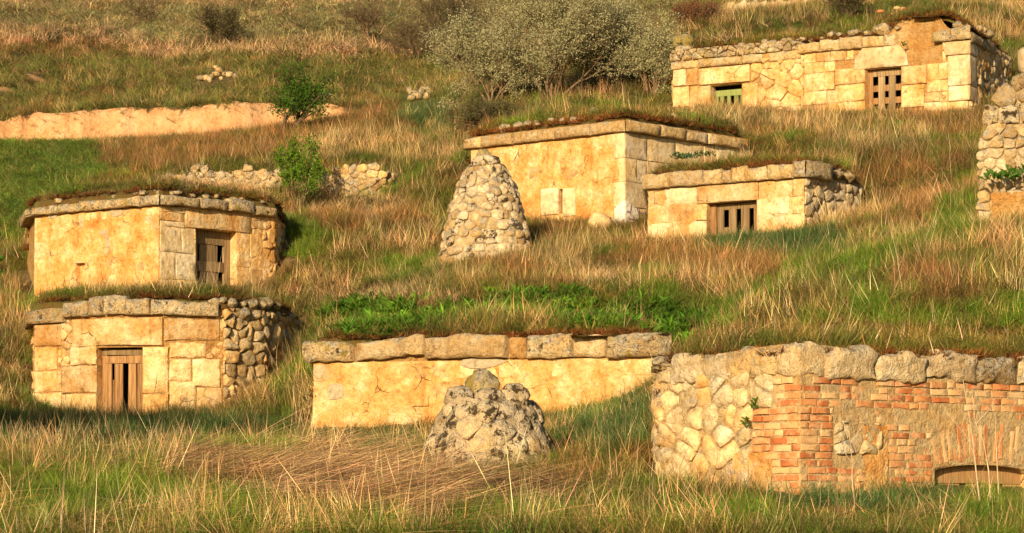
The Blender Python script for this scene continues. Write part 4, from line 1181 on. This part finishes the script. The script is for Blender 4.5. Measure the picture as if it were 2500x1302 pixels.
def tree(name, label, cat, u, vb, Y, width, height, stems, kids, maxlev, spread, up, lm, bark, leaf, per, lean=(0, 0), seed=1, group=None, lshape=2.2, rad=.03, depth=1.0, nleafstart=None, twig=.004, minz=0.0):
    R = np.random.default_rng(seed)
    base = P(u, vb, Y); base[2] = min(base[2], gz(base[0], base[1])+.02)
    out = []
    for s in range(stems):
        a = R.uniform(0, 6.28); d = np.array([math.cos(a)*spread*.8+lean[0], math.sin(a)*spread*.8, 1.0])
        grow(R, np.array([R.normal(0, .05), R.normal(0, .05), 0.]), d, 1.0, rad/height, 0, maxlev, out, spread, up, kids)
    allp = np.concatenate([np.array(b[1]) for b in out])
    lo, hi = np.percentile(allp, 1.5, axis=0), np.percentile(allp, 98.5, axis=0)
    kx = width/(hi[0]-lo[0]); kz = height/hi[2]; ky = width*depth/(hi[1]-lo[1])
    K = np.array([kx, ky, kz])
    T = thing(name, label, cat, base, group)
    V, Fc = [], []; V2, F2 = [], []; LV, LF = [], []
    for lev, pts, rads in out:
        q = [x*K+base for x in pts]; r = [max(x*height, twig) for x in rads]
        if lev <= 1: tube(V, Fc, q, r, 6)
        else: tube(V2, F2, q, r, 3)
        if lev >= (maxlev-1 if nleafstart is None else nleafstart) and per:
            for j in range(R.poisson(per)):
                f = R.uniform(.1, 1)*(len(q)-1); i = min(int(f), len(q)-2)
                c = q[i]+(q[i+1]-q[i])*(f-i)+R.normal(0, leaf*1.1, 3)
                if c[2]-base[2] < minz: continue
                a = R.normal(0, 1, 3); a[2] = abs(a[2])*.8+.2; a /= np.linalg.norm(a); b = np.cross(a, R.normal(0, 1, 3)); b /= np.linalg.norm(b)+1e-9
                l = leaf*R.uniform(.7, 1.4); w = l/lshape; k = len(LV)
                LV.extend([c, c+a*l*.5+b*w*.5, c+a*l, c+a*l*.5-b*w*.5]); LF.append((k, k+1, k+2, k+3))
    mesh_obj('trunk', V, Fc, bark, T, origin=base)
    if V2: mesh_obj('twigs', V2, F2, bark, T, origin=base)
    if LV: mesh_obj('crown', LV, LF, lm, T, False, origin=base+np.array([0, 0, height*.6]))
    return T

tree('leafy_tree', 'small dark green leafy tree standing against the orange earth bank', 'tree', 704, 330, 84.5, 1.55, 1.85, 3, [6, 5, 5], 3, .62, .08, M['leaf_green'], M['bark'], .075, 9, lean=(-.05, 0), seed=3, rad=.05)
tree('shade_tree', 'broad-crowned leafy tree at the lower cellars\' flank, shading the grass before them', 'tree', -670, 1140, 45.7, 4.4, 5.4, 2, [9, 7, 6], 3, .75, -.02, M['leaf_green'], M['bark'], .16, 16, seed=31, rad=.14, minz=2.9)
tree('sapling', 'bright green sapling growing between two rubble wall stretches', 'sapling', 728, 520, 71, .95, 1.75, 2, [5, 4, 4], 3, .55, .10, M['leaf_bright'], M['bark'], .07, 13, seed=8, rad=.03)
for (u, vb, Y, w, h, sd_, lab) in ((1345, 262, 82, 3.6, 3.3, 11, 'tallest silvery grey-green bush with many stems above smooth ochre cellar'),
                                   (1205, 275, 83.5, 2.6, 2.5, 12, 'broad silvery grey-green bush spreading at the thicket\'s end by the open grass'),
                                   (1480, 255, 83, 2.6, 2.9, 13, 'silvery grey-green bush with straw-coloured reeds at its foot'),
                                   (1590, 262, 82.5, 1.5, 2.0, 14, 'thin silvery grey-green bush beside the green slatted door')):
    tree('silvery_bush', lab, 'bush', u, vb, Y, w, h, 9, [6, 6, 6], 3, .45, .06, M['leaf_grey'], M['bark_pale'], .055, 15 if w > 2 else 10, seed=sd_, rad=.04, lshape=2.6, depth=.8, group='silvery bushes in the thicket')
tree('silvery_bush', 'low olive bush with yellow-green shoots in front of the silvery thicket', 'bush', 1215, 318, 76, 1.7, 1.1, 10, [6, 5, 5], 3, .5, .08, M['leaf_olive'], M['bark'], .045, 5, seed=15, rad=.02)
tree('dark_thicket', 'dark tangled leafless thicket at the top of the slope', 'bush', 1120, 95, 104, 2.6, 2.6, 9, [7, 6, 5], 3, .55, .04, M['leaf_olive'], M['bark'], .05, 1.6, seed=16, rad=.04)
tree('dark_thicket', 'brown leafless shrub next to the dark tangled thicket', 'bush', 1010, 75, 110, 2.0, 1.6, 8, [7, 6, 5], 3, .5, .04, M['leaf_olive'], M['bark_pale'], .05, 1.2, seed=17, rad=.03)
tree('bare_shrub', 'bare twiggy shrub in the upper meadow nearest the thicket', 'shrub', 903, 82, 116, 1.5, 1.5, 6, [6, 5, 4], 3, .45, .05, M['leaf_olive'], M['bark_pale'], .06, 1.0, seed=18, rad=.03, twig=.006)
tree('bare_shrub', 'dense brown bush with greenish top in the upper meadow', 'shrub', 540, 106, 117, 1.6, 1.5, 7, [7, 6, 5], 3, .5, .05, M['leaf_olive'], M['bark'], .07, 1.6, seed=19, rad=.03, twig=.006)
tree('bare_shrub', 'pale spindly leafless shrub in the upper meadow', 'shrub', 346, 66, 128, 1.3, 1.4, 4, [6, 5, 4], 3, .4, .05, M['leaf_olive'], M['bark_pale'], .07, 1.0, seed=20, rad=.03, twig=.006)
tree('red_shrub', 'rust-red leafless shrub above the green slatted door', 'shrub', 1700, 90, 90, 1.6, 1.0, 10, [7, 6, 4], 3, .5, .06, M['leaf_red'], M['bark_pale'], .05, 2.5, seed=21, rad=.02)
tree('red_shrub', 'low brown shrub on the two-door cellar roof', 'shrub', 2075, 40, 88, 1.3, .8, 8, [6, 5, 4], 3, .5, .06, M['leaf_olive'], M['bark'], .05, 1.5, seed=22, rad=.02)

def rosette(name, label, u, v, Y, n, L, mat, spread=.25, seed=0, group=None, on=None, up=.5):
    R = np.random.default_rng(seed); base = P(u, v, Y) if on is None else np.array(on)
    V, Fc = [], []
    for i in range(n):
        a = R.uniform(0, 6.28); r = spread*math.sqrt(R.uniform(0, 1)); q = base+np.array([math.cos(a)*r, math.sin(a)*r*.6, R.uniform(-.05, .05)])
        d = np.array([R.normal(0, .6), R.normal(0, .6), up+R.uniform(0, .7)]); d /= np.linalg.norm(d); w = np.cross(d, [R.normal(), R.normal(), .2]); w /= np.linalg.norm(w); l = L*R.uniform(.5, 1.1); k = len(V)
        ds = np.array([0, 0, -1.])*l
        V += [q, q+d*l*.5+w*l*.16, q+d*l*.55-w*l*.16, q+d*l+ds*.22]; Fc += [(k, k+1, k+3, k+2)]
    o = mesh_obj(name, V, Fc, mat, None, False, origin=base)
    return tag(o, label, 'plant', group)
rosette('leafy_weed', 'broad-leaved green weed clump rooted in the ruined rubble wall', 2450, 436, 49.7, 60, .22, M['leaf_weed'], .30, 1)
rosette('leafy_weed', 'broad-leaved green weed on the ruined rubble wall\'s edge', 2492, 425, 49.7, 40, .2, M['leaf_weed'], .25, 2)
rosette('leafy_weed', 'bluish green cushion plant on small half-buried cellar\'s turf by the tall cellar', 1672, 385, 65.8, 150, .13, M['leaf_blue'], .30, 3)
rosette('leafy_weed', 'smaller bluish green cushion plant on small half-buried cellar\'s turf', 1720, 380, 66.0, 90, .12, M['leaf_blue'], .22, 4)
rosette('leafy_weed', 'green weed growing on the square corner cellar\'s roof edge', 215, 487, 66.0, 22, .16, M['leaf_weed'], .14, 5)
rosette('leafy_weed', 'flat bluish weed on the square corner cellar\'s stony roof', 175, 484, 66.4, 26, .13, M['leaf_blue'], .22, 6)
rosette('leafy_weed', 'tiny green weed in the earth gap of the broken cornice', 2208, 110, 77.2, 26, .10, M['leaf_green'], .08, 7)
for i, (u, v) in enumerate(((1822, 1032), (1840, 990))):
    rosette('leafy_weed', ['small green grass tuft in the rubble next to the brick pier', 'tiny green tuft above the brick pier in pale rubble'][i], u, v, 34.45, 24, .09, M['leaf_green'], .03, 8+i)

# dead stalks in front of the brick cellar
def dead_stalk(label, pts, Y, r=.007, br=()):
    V, Fc = [], []; top = P(*pts[0], Y)
    q = [P(u, v, Y) for u, v in pts]; base = q[-1].copy()
    q = [x+np.array([0, random.uniform(-.05, .05), 0]) for x in q]
    tube(V, Fc, q[::-1], list(np.linspace(r, r*.35, len(q))), 5)
    for b in br: tube(V, Fc, [P(u, v, Y)+np.array([0, random.uniform(-.04, .04), 0]) for u, v in b], list(np.linspace(r*.55, r*.2, len(b))), 4)
    o = mesh_obj('dead_stalk', V, Fc, M['stalk'], None, origin=base)
    tag(o, label, 'stalk')
dead_stalk('forked dry brown stalk before the pale stone filling of the brick front', [(2072, 1050), (2076, 1090), (2082, 1130), (2080, 1170), (2086, 1225), (2092, 1290)], 32.6, .010, ([(2074, 1060), (2060, 1035), (2042, 1010)], [(2076, 1085), (2098, 1052), (2110, 1030)], [(2080, 1130), (2062, 1105), (2045, 1085)]))
dead_stalk('tall bleached stalk crossing the brick arch with a kinked side twig', [(2352, 925), (2362, 990), (2372, 1060), (2382, 1130), (2392, 1230), (2402, 1300)], 32.2, .012, ([(2382, 1120), (2360, 1065), (2318, 1015), (2300, 985)],))
dead_stalk('bleached stalk branching high over the brick arch', [(2372, 950), (2382, 1030), (2400, 1080), (2412, 1150), (2420, 1240), (2426, 1300)], 32.4, .011, ([(2384, 1035), (2410, 1005), (2428, 985)], [(2400, 1078), (2380, 1045), (2366, 1010)]))
dead_stalk('straight pale stalk before the right half of the brick arch', [(2430, 1010), (2432, 1080), (2436, 1180), (2440, 1250), (2446, 1302)], 32.0, .010, ([(2434, 1100), (2450, 1060), (2462, 1040)],))

# ------------------------------------------------------------------ grass (geometry-node instances on points)
HID = {}
def tuft_set(name, n, blades, fn, mat):
    c = bpy.data.collections.new(name)
    for k in range(n):
        R = np.random.default_rng(100+k+len(name)); V, Fc = [], []
        bl = []
        for b in range(blades):
            fn(R, V, Fc); bl += [R.uniform()]*(len(V)-len(bl))
        me = bpy.data.meshes.new('%s_source' % name); me.from_pydata([tuple(map(float, v)) for v in V], [], Fc); me.materials.append(mat)
        at = me.attributes.new('bl', 'FLOAT', 'POINT'); at.data.foreach_set('value', np.array(bl, np.float32))
        c.objects.link(bpy.data.objects.new('%s_source_%02d' % (name, k), me))
    return c

def ribbon(V, Fc, q, d, L, w, bend, segs, R, droop=.0):
    a = R.uniform(0, 6.28); side = np.array([math.cos(a), math.sin(a), 0]); k = len(V)
    p = np.array(q, float); d = np.array(d, float)
    for i in range(segs):
        f = i/segs; ww = w*(1-f*.75)
        V.append(p-side*ww*.5); V.append(p+side*ww*.5)
        p = p+d*L/segs; d = d+bend/segs; d[2] -= droop/segs; d /= np.linalg.norm(d)
    V.append(p)
    for i in range(segs-1): Fc.append((k+2*i, k+2*i+1, k+2*i+3, k+2*i+2))
    Fc.append((k+2*segs-2, k+2*segs-1, k+2*segs))
    return p

def b_green(R, V, Fc):
    a = R.uniform(0, 6.28); r = .5*math.sqrt(R.uniform(0, 1)); q = (math.cos(a)*r, math.sin(a)*r, -.05)
    d = np.array([R.normal(0, .42), R.normal(0, .42), 1.]); d /= np.linalg.norm(d)
    ribbon(V, Fc, q, d, R.uniform(.4, 1.1), .030, np.array([R.normal(0, .7), R.normal(0, .7), -.1]), 3, R, .4)
def b_dry(R, V, Fc):
    a = R.uniform(0, 6.28); r = .5*math.sqrt(R.uniform(0, 1)); q = (math.cos(a)*r, math.sin(a)*r, -.05)
    d = np.array([R.normal(0, .36), R.normal(0, .36), 1.]); d /= np.linalg.norm(d)
    L = R.choice([.55, .7, .85, 1.0, 1.2])
    ribbon(V, Fc, q, d, L*R.uniform(.8, 1.1), .020, np.array([R.normal(0, .28), R.normal(0, .28), 0]), 3, R, .1)
def b_stalk(R, V, Fc):
    q = (R.normal(0, .4), R.normal(0, .4), -.05); d = np.array([R.normal(0, .13), R.normal(0, .13), 1.]); d /= np.linalg.norm(d)
    ribbon(V, Fc, q, d, R.uniform(.5, 1.15), .026, np.array([R.normal(0, .15), R.normal(0, .15), 0]), 3, R)
def b_flat(R, V, Fc):
    q = (R.uniform(-.7, .3), R.uniform(-.5, .5), R.uniform(.1, .8))
    d = np.array([1, R.normal(0, .30), R.normal(.05, .28)]); d /= np.linalg.norm(d)
    ribbon(V, Fc, q, d, R.uniform(.6, 1.5), .018, np.array([0, R.normal(0, .3), R.normal(-.1, .15)]), 3, R)
def b_moss(R, V, Fc):
    a = R.uniform(0, 6.28); r = .5*math.sqrt(R.uniform(0, 1)); q = (math.cos(a)*r, math.sin(a)*r, -.1)
    d = np.array([R.normal(0, .5), R.normal(0, .5), 1.]); d /= np.linalg.norm(d)
    ribbon(V, Fc, q, d, R.uniform(.4, 1.0), .10, np.array([R.normal(0, .5), R.normal(0, .5), 0]), 2, R)
def b_weed(R, V, Fc):
    a = R.uniform(0, 6.28); r = .4*math.sqrt(R.uniform(0, 1)); q = (math.cos(a)*r, math.sin(a)*r, -.05)
    d = np.array([R.normal(0, .5), R.normal(0, .5), 1.]); d /= np.linalg.norm(d); s = np.cross(d, [R.normal(), R.normal(), .1]); s /= np.linalg.norm(s)
    l = R.uniform(.5, 1.1); k = len(V); q = np.array(q)
    V += [q, q+d*l*.5+s*.09, q+d*l*.5-s*.09, q+d*l*.9+np.array([d[0]*.2, d[1]*.2, -.08])]; Fc += [(k, k+1, k+3, k+2)]
SETS = {'stalk': (tuft_set('stalk_tuft', 5, 3, b_stalk, M['straw']), 5), 'green': (tuft_set('grass_tuft', 7, 42, b_green, M['grass']), 7), 'dry': (tuft_set('straw_tuft', 7, 18, b_dry, M['straw']), 7),
        'flat': (tuft_set('lodged_tuft', 5, 30, b_flat, M['straw']), 5), 'moss': (tuft_set('moss_tuft', 4, 34, b_moss, M['moss']), 4), 'weed': (tuft_set('weed_tuft', 5, 26, b_weed, M['weeds']), 5)}

def gn_tree(coll):
    ng = bpy.data.node_groups.new('scatter', 'GeometryNodeTree')
    ng.interface.new_socket('Geometry', in_out='INPUT', socket_type='NodeSocketGeometry'); ng.interface.new_socket('Geometry', in_out='OUTPUT', socket_type='NodeSocketGeometry')
    N = ng.nodes; L = ng.links
    gi = N.new('NodeGroupInput'); go = N.new('NodeGroupOutput'); ip = N.new('GeometryNodeInstanceOnPoints'); ci = N.new('GeometryNodeCollectionInfo')
    ci.inputs['Collection'].default_value = coll; ci.inputs['Separate Children'].default_value = True; ci.inputs['Reset Children'].default_value = True
    def at(nm, ty):
        n = N.new('GeometryNodeInputNamedAttribute'); n.data_type = ty; n.inputs['Name'].default_value = nm; return n.outputs['Attribute']
    er = N.new('FunctionNodeEulerToRotation'); L.new(at('rot', 'FLOAT_VECTOR'), er.inputs[0])
    L.new(gi.outputs[0], ip.inputs['Points']); L.new(ci.outputs[0], ip.inputs['Instance']); ip.inputs['Pick Instance'].default_value = True
    L.new(at('idx', 'INT'), ip.inputs['Instance Index']); L.new(er.outputs[0], ip.inputs['Rotation']); L.new(at('scl', 'FLOAT_VECTOR'), ip.inputs['Scale'])
    L.new(ip.outputs[0], go.inputs[0]); return ng

def scatter(name, kind, pts, rot, scl, col, label, cat):
    coll, nv = SETS[kind]; n = len(pts)
    me = bpy.data.meshes.new(name); me.vertices.add(n); me.vertices.foreach_set('co', np.asarray(pts, np.float32).ravel())
    for nm, ty, ar, key in (('rot', 'FLOAT_VECTOR', rot, 'vector'), ('scl', 'FLOAT_VECTOR', scl, 'vector')):
        a = me.attributes.new(nm, ty, 'POINT'); a.data.foreach_set(key, np.asarray(ar, np.float32).ravel())
    a = me.attributes.new('idx', 'INT', 'POINT'); a.data.foreach_set('value', rng.integers(0, nv, n).astype(np.int32))
    a = me.attributes.new('col', 'FLOAT_COLOR', 'POINT'); a.data.foreach_set('color', np.c_[np.clip(col, 0, 1), np.ones(n)].astype(np.float32).ravel())
    o = link_obj(name, me); m = o.modifiers.new('scatter', 'NODES'); m.node_group = gn_tree(coll)
    tag(o, label, cat, kind='stuff')

BROWN = (.115, .07, .022)
KIND = {   # list of (type, share, colour, height, spread)
 'lush':  [('green', .93, (.115, .190, .020), .24, .32), ('dry', .05, (.42, .29, .13), .36, .28), ('stalk', .02, (.55, .43, .25), .5, .3)],
 'short': [('green', .97, (.105, .150, .026), .13, .28), ('dry', .03, (.40, .28, .13), .3, .3)],
 'cool':  [('green', .93, (.080, .145, .042), .24, .34), ('dry', .05, (.40, .29, .14), .4, .3), ('stalk', .02, (.52, .41, .24), .5, .3)],
 'field': [('green', .97, (.135, .205, .034), .14, .5), ('dry', .03, (.30, .22, .10), .25, .4)],
 'olive': [('green', .72, (.125, .150, .026), .24, .34), ('green', .08, BROWN, .24, .34), ('dry', .17, (.38, .25, .105), .36, .30), ('stalk', .03, (.52, .40, .22), .55, .3)],
 'olivefar': [('green', .74, (.16, .175, .045), .26, .55), ('green', .10, BROWN, .26, .5), ('dry', .16, (.36, .24, .10), .36, .45)],
 'straw': [('dry', .30, (.46, .31, .14), .44, .34), ('green', .48, (.13, .135, .03), .24, .34), ('green', .18, BROWN, .26, .34), ('stalk', .04, (.58, .45, .26), .62, .3)],
 'strawlow': [('dry', .62, (.48, .33, .17), .20, .36), ('green', .20, (.14, .13, .04), .15, .34), ('green', .18, BROWN, .15, .3)],
 'pink':  [('dry', .62, (.52, .33, .18), .36, .55), ('green', .20, (.15, .12, .045), .24, .5), ('green', .18, BROWN, .24, .5)],
 'rust':  [('dry', .34, (.28, .155, .06), .36, .34), ('green', .26, (.15, .09, .03), .26, .34), ('green', .37, (.11, .11, .026), .24, .34), ('stalk', .03, (.5, .36, .2), .5, .3)],
 'meadow': [('green', .66, (.33, .31, .14), .2, .65), ('green', .14, BROWN, .2, .6), ('dry', .20, (.38, .27, .14), .28, .55)],
 'mossy': [('moss', .70, (.12, .050, .014), .10, .20), ('green', .26, (.14, .115, .022), .11, .2), ('dry', .04, (.36, .22, .08), .2, .2)],
 'mossgrass': [('green', .64, (.125, .130, .022), .16, .26), ('moss', .24, (.145, .065, .018), .09, .24), ('dry', .10, (.40, .25, .09), .24, .24), ('stalk', .02, (.55, .43, .25), .4, .3)],
 'flat':  [('flat', .54, (.42, .29, .145), .26, .72), ('green', .16, BROWN, .16, .34), ('green', .22, (.10, .13, .022), .22, .3), ('dry', .06, (.44, .30, .14), .34, .32), ('stalk', .02, (.58, .45, .26), .6, .3)],
 'fore':  [('green', .64, (.110, .165, .018), .25, .32), ('green', .08, BROWN, .22, .32), ('dry', .11, (.46, .31, .14), .42, .32), ('flat', .11, (.46, .29, .12), .2, .6), ('stalk', .06, (.58, .45, .26), .6, .3)],
 'forelow': [('green', .66, (.085, .125, .022), .15, .3), ('green', .14, BROWN, .14, .3), ('dry', .10, (.40, .27, .12), .18, .3), ('flat', .09, (.40, .25, .10), .14, .4), ('stalk', .01, (.52, .40, .24), .45, .3)],
 'weedy': [('weed', .62, (.085, .185, .016), .17, .30), ('green', .36, (.115, .17, .024), .19, .3), ('dry', .03, (.42, .3, .14), .3, .3)],
 'shade': [('green', .76, (.060, .105, .030), .48, .40), ('green', .10, BROWN, .3, .34), ('dry', .12, (.34, .24, .11), .55, .34), ('stalk', .02, (.52, .40, .24), .6, .3)],  # darker blade colours paint in the shade band before the lower left cellar
 'sparse': [('green', .72, (.090, .135, .020), .17, .3), ('green', .10, BROWN, .16, .3), ('dry', .06, (.44, .29, .13), .34, .3), ('stalk', .07, (.60, .47, .28), .44, .3), ('green', .05, (.09, .13, .02), .2, .3)],
 'bare':  [('green', .10, (.14, .13, .04), .12, .25), ('none', .90, 0, 0, 0)],
}
ZONES = [  # later ones win; ellipse: (kind, u, v, ru, rv)
 ('olive', 1250, 700, 3000, 2000),
 ('olivefar', 600, 190, 1500, 130), ('meadow', 500, 50, 1400, 75), ('pink', 500, 118, 1300, 26), ('meadow', 700, 75, 1200, 35),
 ('pink', 100, 100, 260, 22), ('rust', 150, 125, 200, 18), ('pink', 400, 5, 900, 14),
 ('lush', 1720, 60, 90, 50), ('rust', 1690, 95, 90, 30), ('straw', 1850, 60, 170, 45), ('straw', 2450, 60, 110, 60),
 ('field', 120, 420, 300, 75), ('field', 90, 520, 200, 100), ('olive', 60, 610, 120, 60), ('cool', 470, 330, 190, 22), ('lush', 620, 322, 60, 22),
 ('rust', 400, 385, 160, 40), ('rust', 560, 365, 170, 32), ('rust', 780, 330, 170, 42), ('rust', 930, 290, 130, 30), ('cool', 1040, 275, 80, 28), ('cool', 1080, 300, 60, 30),
 ('straw', 920, 365, 200, 32), ('straw', 1050, 370, 80, 34), ('short', 850, 395, 90, 14), ('short', 600, 402, 120, 10),
 ('olive', 1050, 470, 90, 60), ('olive', 760, 570, 110, 90), ('rust', 900, 540, 150, 40), ('straw', 960, 590, 110, 34), ('straw', 820, 700, 160, 26),
 ('lush', 730, 590, 60, 60), ('straw', 760, 500, 60, 40),
 ('straw', 1500, 225, 150, 40), ('short', 1500, 262, 230, 16), ('mossgrass', 1560, 278, 180, 14), ('lush', 1420, 255, 120, 12), ('rust', 1150, 330, 60, 40),
 ('rust', 1430, 565, 170, 26), ('olive', 1500, 620, 300, 45), ('rust', 1230, 660, 130, 26), ('straw', 1650, 595, 120, 18), ('straw', 1350, 640, 120, 30), ('lush', 1025, 665, 40, 20),
 ('cool', 1900, 600, 190, 34), ('cool', 1960, 640, 120, 34), ('rust', 1850, 670, 150, 30), ('rust', 1640, 650, 200, 26), ('straw', 1740, 705, 110, 18), ('strawlow', 1450, 680, 110, 20),
 ('straw', 2080, 520, 90, 30), ('straw', 1960, 320, 200, 22), ('olive', 1900, 345, 120, 26), ('straw', 2150, 345, 120, 34), ('rust', 2180, 460, 140, 50), ('rust', 2330, 300, 120, 40), ('rust', 2230, 420, 110, 34), ('rust', 2290, 540, 120, 34),
 ('straw', 1880, 295, 160, 22), ('olive', 2120, 325, 120, 20), ('mossgrass', 1830, 375, 170, 26), ('mossy', 1700, 405, 110, 14), ('mossy', 1880, 392, 110, 12),
 ('short', 1900, 92, 260, 26), ('short', 2260, 30, 200, 16), ('mossgrass', 1950, 95, 200, 12),
 ('lush', 2330, 540, 60, 60), ('lush', 2150, 680, 260, 60), ('lush', 1950, 780, 260, 60), ('olive', 2350, 700, 180, 70), ('rust', 2280, 720, 90, 60), ('olive', 1980, 740, 90, 40), ('lush', 2380, 800, 200, 50),
 ('straw', 1880, 800, 60, 40), ('straw', 2480, 620, 70, 60), ('mossgrass', 2150, 825, 420, 26), ('mossgrass', 2400, 850, 200, 24),
 ('strawlow', 900, 725, 230, 18), ('mossgrass', 1350, 725, 220, 20), ('weedy', 960, 775, 190, 36), ('weedy', 880, 805, 90, 24), ('weedy', 1300, 760, 280, 30), ('weedy', 1550, 780, 240, 34), ('lush', 1600, 720, 60, 22),
 ('weedy', 1670, 810, 70, 50), ('rust', 620, 712, 60, 20), ('straw', 300, 705, 300, 14),
 ('olive', 30, 760, 70, 150), ('straw', 30, 850, 60, 60), ('straw', 60, 700, 40, 30),
 ('mossgrass', 420, 450, 260, 30),
 ('fore', 600, 1220, 900, 140), ('fore', 1900, 1260, 900, 70), ('sparse', 150, 1095, 260, 34), ('sparse', 450, 1100, 200, 30), ('cool', 620, 1075, 140, 40), ('lush', 650, 1095, 130, 34),
 ('flat', 820, 1190, 230, 70), ('flat', 1050, 1240, 220, 50), ('flat', 560, 1160, 140, 30), ('lush', 600, 1260, 80, 40), ('lush', 250, 1230, 220, 60), ('lush', 100, 1240, 100, 70), ('flat', 1300, 1230, 120, 40), ('lush', 1230, 1275, 160, 24),
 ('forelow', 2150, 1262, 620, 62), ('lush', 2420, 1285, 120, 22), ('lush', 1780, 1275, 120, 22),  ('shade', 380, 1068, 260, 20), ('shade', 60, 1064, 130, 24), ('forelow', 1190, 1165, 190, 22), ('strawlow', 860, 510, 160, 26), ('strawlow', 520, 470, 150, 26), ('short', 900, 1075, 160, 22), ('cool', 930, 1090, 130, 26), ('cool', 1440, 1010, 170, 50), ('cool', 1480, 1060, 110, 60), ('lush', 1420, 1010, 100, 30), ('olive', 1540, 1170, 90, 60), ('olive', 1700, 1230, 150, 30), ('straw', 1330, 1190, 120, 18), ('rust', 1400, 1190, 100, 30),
 ('straw', 745, 1010, 22, 90), ('cool', 2200, 1240, 300, 14), ('straw', 1650, 1140, 60, 50), ('lush', 2450, 1230, 100, 30),
]
def zone_of(u, v, x, y):
    p3 = np.stack([x, y, np.zeros_like(x)], -1)
    uu = u+fbm(p3, .9, 3)*60+rng.normal(0, 14, u.shape); vv = v+fbm(p3+31, .9, 3)*22+rng.normal(0, 6, u.shape)
    z = np.zeros(u.shape, int)
    for i, (k, cu, cv, ru, rv) in enumerate(ZONES):
        z[((uu-cu)/ru)**2+((vv-cv)/rv)**2 < 1] = i
    return z

def plant_all():
    N = [(27, 36, 7000), (36, 46, 12000), (46, 60, 26000), (60, 76, 32000), (76, 96, 34000), (96, 175, 52000), (175, 260, 9000)]
    X, Y = [], []
    for a, b, n in N:
        y = np.sqrt(rng.uniform(a*a, b*b, n)); k = rng.uniform(-.19, .19, n); X.append(k*y); Y.append(y)
    # denser along the turf edges of the roofs
    for f in FOOT.values():
        p = f.path
        for s in np.arange(p.S[0], p.S[-1], .018):
            q = p.at(s, 0, -abs(rng.normal(0, .38))-.02); X.append(np.array([q[0]])); Y.append(np.array([q[1]]))
    x = np.concatenate(X); y = np.concatenate(Y)
    ok = np.ones(len(x), bool); edge = np.full(len(x), 9.)
    for f in FOOT.values():
        d, m, r = f.eval(x, y, -.28, -.27); inside = (m > .02)
        ok &= ~((d > -.24) & (d < .035) & inside)
        dd, mm, _ = f.eval(x, y, 0, .01); edge = np.where((mm > .3), np.minimum(edge, dd), edge)
    for cx, cy, r in CHIM: ok &= np.hypot(x-cx, y-cy) > r-.05
    for kp in (KP1, KP2):
        for i in range(len(kp.len)):
            a, t, n, L = kp.p[i], kp.t[i], kp.n[i], kp.len[i]
            s = (x-a[0])*t[0]+(y-a[1])*t[1]; d = (x-a[0])*n[0]+(y-a[1])*n[1]; ok &= ~((s > 0) & (s < L) & (np.abs(d) < .15))
    for cx, cy in STONES: ok &= ~((np.abs(x-cx) < .3) & (y-cy < .15) & (y-cy > -1.3))
    x, y, edge = x[ok], y[ok], edge[ok]
    z = ground_h(x, y, -.03, .0)
    u = x/y*F_PX+1250; v = HZ-z/y*F_PX
    zi = zone_of(u, v, x, y); bare = bare_at(x, y)
    names = np.array([k[0] for k in ZONES], object)[zi]
    p3 = np.stack([x, y, z], -1)
    nb = fbm(p3, 1.6, 3)
    pv = fbm(p3+57, .75, 3); ol = (names == 'olive') | (names == 'olivefar')
    names[ol & (pv > .30)] = 'rust'; names[ol & (pv < -.22) & (y < 90)] = 'lush'; names[ol & (np.abs(pv) < .05)] = 'straw'
    names[(edge < .22+.15*nb)] = 'mossy'
    names[(edge >= .22+.15*nb) & (edge < .5+.25*nb) & (rng.random(len(x)) < .7)] = 'mossgrass'
    names[bare+nb*.25 > .48] = 'bare'
    big = fbm(p3, .7, 3); fine = fbm(p3, 3.0, 2)
    acc = {k: [] for k in SETS}
    r = rng.random(len(x))
    for kind, rows in KIND.items():
        sel = names == kind; c0 = 0
        for ty, sh, col, h, sp in rows:
            m = sel & (r >= c0) & (r < c0+sh); c0 += sh
            if ty == 'none' or not m.any(): continue
            i = np.where(m)[0]; n = len(i)
            br = 1.15*(1+.42*big[i]+.42*fine[i])*np.exp(rng.normal(0, .22, n)); hue = rng.normal(0, .09, (n, 3))+np.c_[big[i]*.18, np.zeros(n), np.zeros(n)]
            cc = np.array(col)[None]*br[:, None]*(1+hue)
            hh = h*np.exp(np.clip(rng.normal(0, .28, n), -.6, .5))*(1+.35*fine[i])
            ss = sp*np.exp(rng.normal(0, .2, n))*np.where(y[i] > 96, np.minimum(1.6, y[i]/90), 1)
            lean = .30 if ty != 'moss' else .1
            rot = np.c_[np.clip(rng.normal(0, lean, n), -.5, .5), np.clip(rng.normal(0, lean, n), -.5, .5)+(.12 if ty == 'dry' else .04), rng.uniform(0, 6.283, n)]
            if ty == 'flat':
                ang = .35*fbm(p3[i], .5, 2)*3-.25; ang = np.where(rng.random(n) < .3, ang+rng.normal(0, .5, n), ang)
                rot = np.c_[rng.normal(0, .08, n), rng.normal(.02, .10, n), ang]
            acc[ty].append((np.c_[x[i], y[i], z[i]], rot, np.c_[ss, ss, hh], cc))
    info = {'stalk': ('bleached_stalks', 'scattered thin bleached stalks standing above the grass', 'stalks'), 'green': ('green_grass', 'green and olive grass blades covering the hillside', 'grass'), 'dry': ('dry_grass', 'dry straw-coloured and rusty grass stalks standing all over the slope', 'dry grass'),
            'flat': ('lodged_straw', 'flattened straw lying in the foreground grass', 'straw'), 'moss': ('roof_moss', 'brown moss cushions along the turf roof edges', 'moss'), 'weed': ('leafy_ground_cover', 'bright green broad-leaved ground cover on the blank wall\'s turf roof', 'weeds')}
    for ty, L in acc.items():
        if not L: continue
        a = [np.concatenate([q[k] for q in L]) for k in range(4)]
        print('scatter', ty, len(a[0]))
        scatter(info[ty][0], ty, a[0], a[1], a[2], a[3], info[ty][1], info[ty][2])
plant_all()
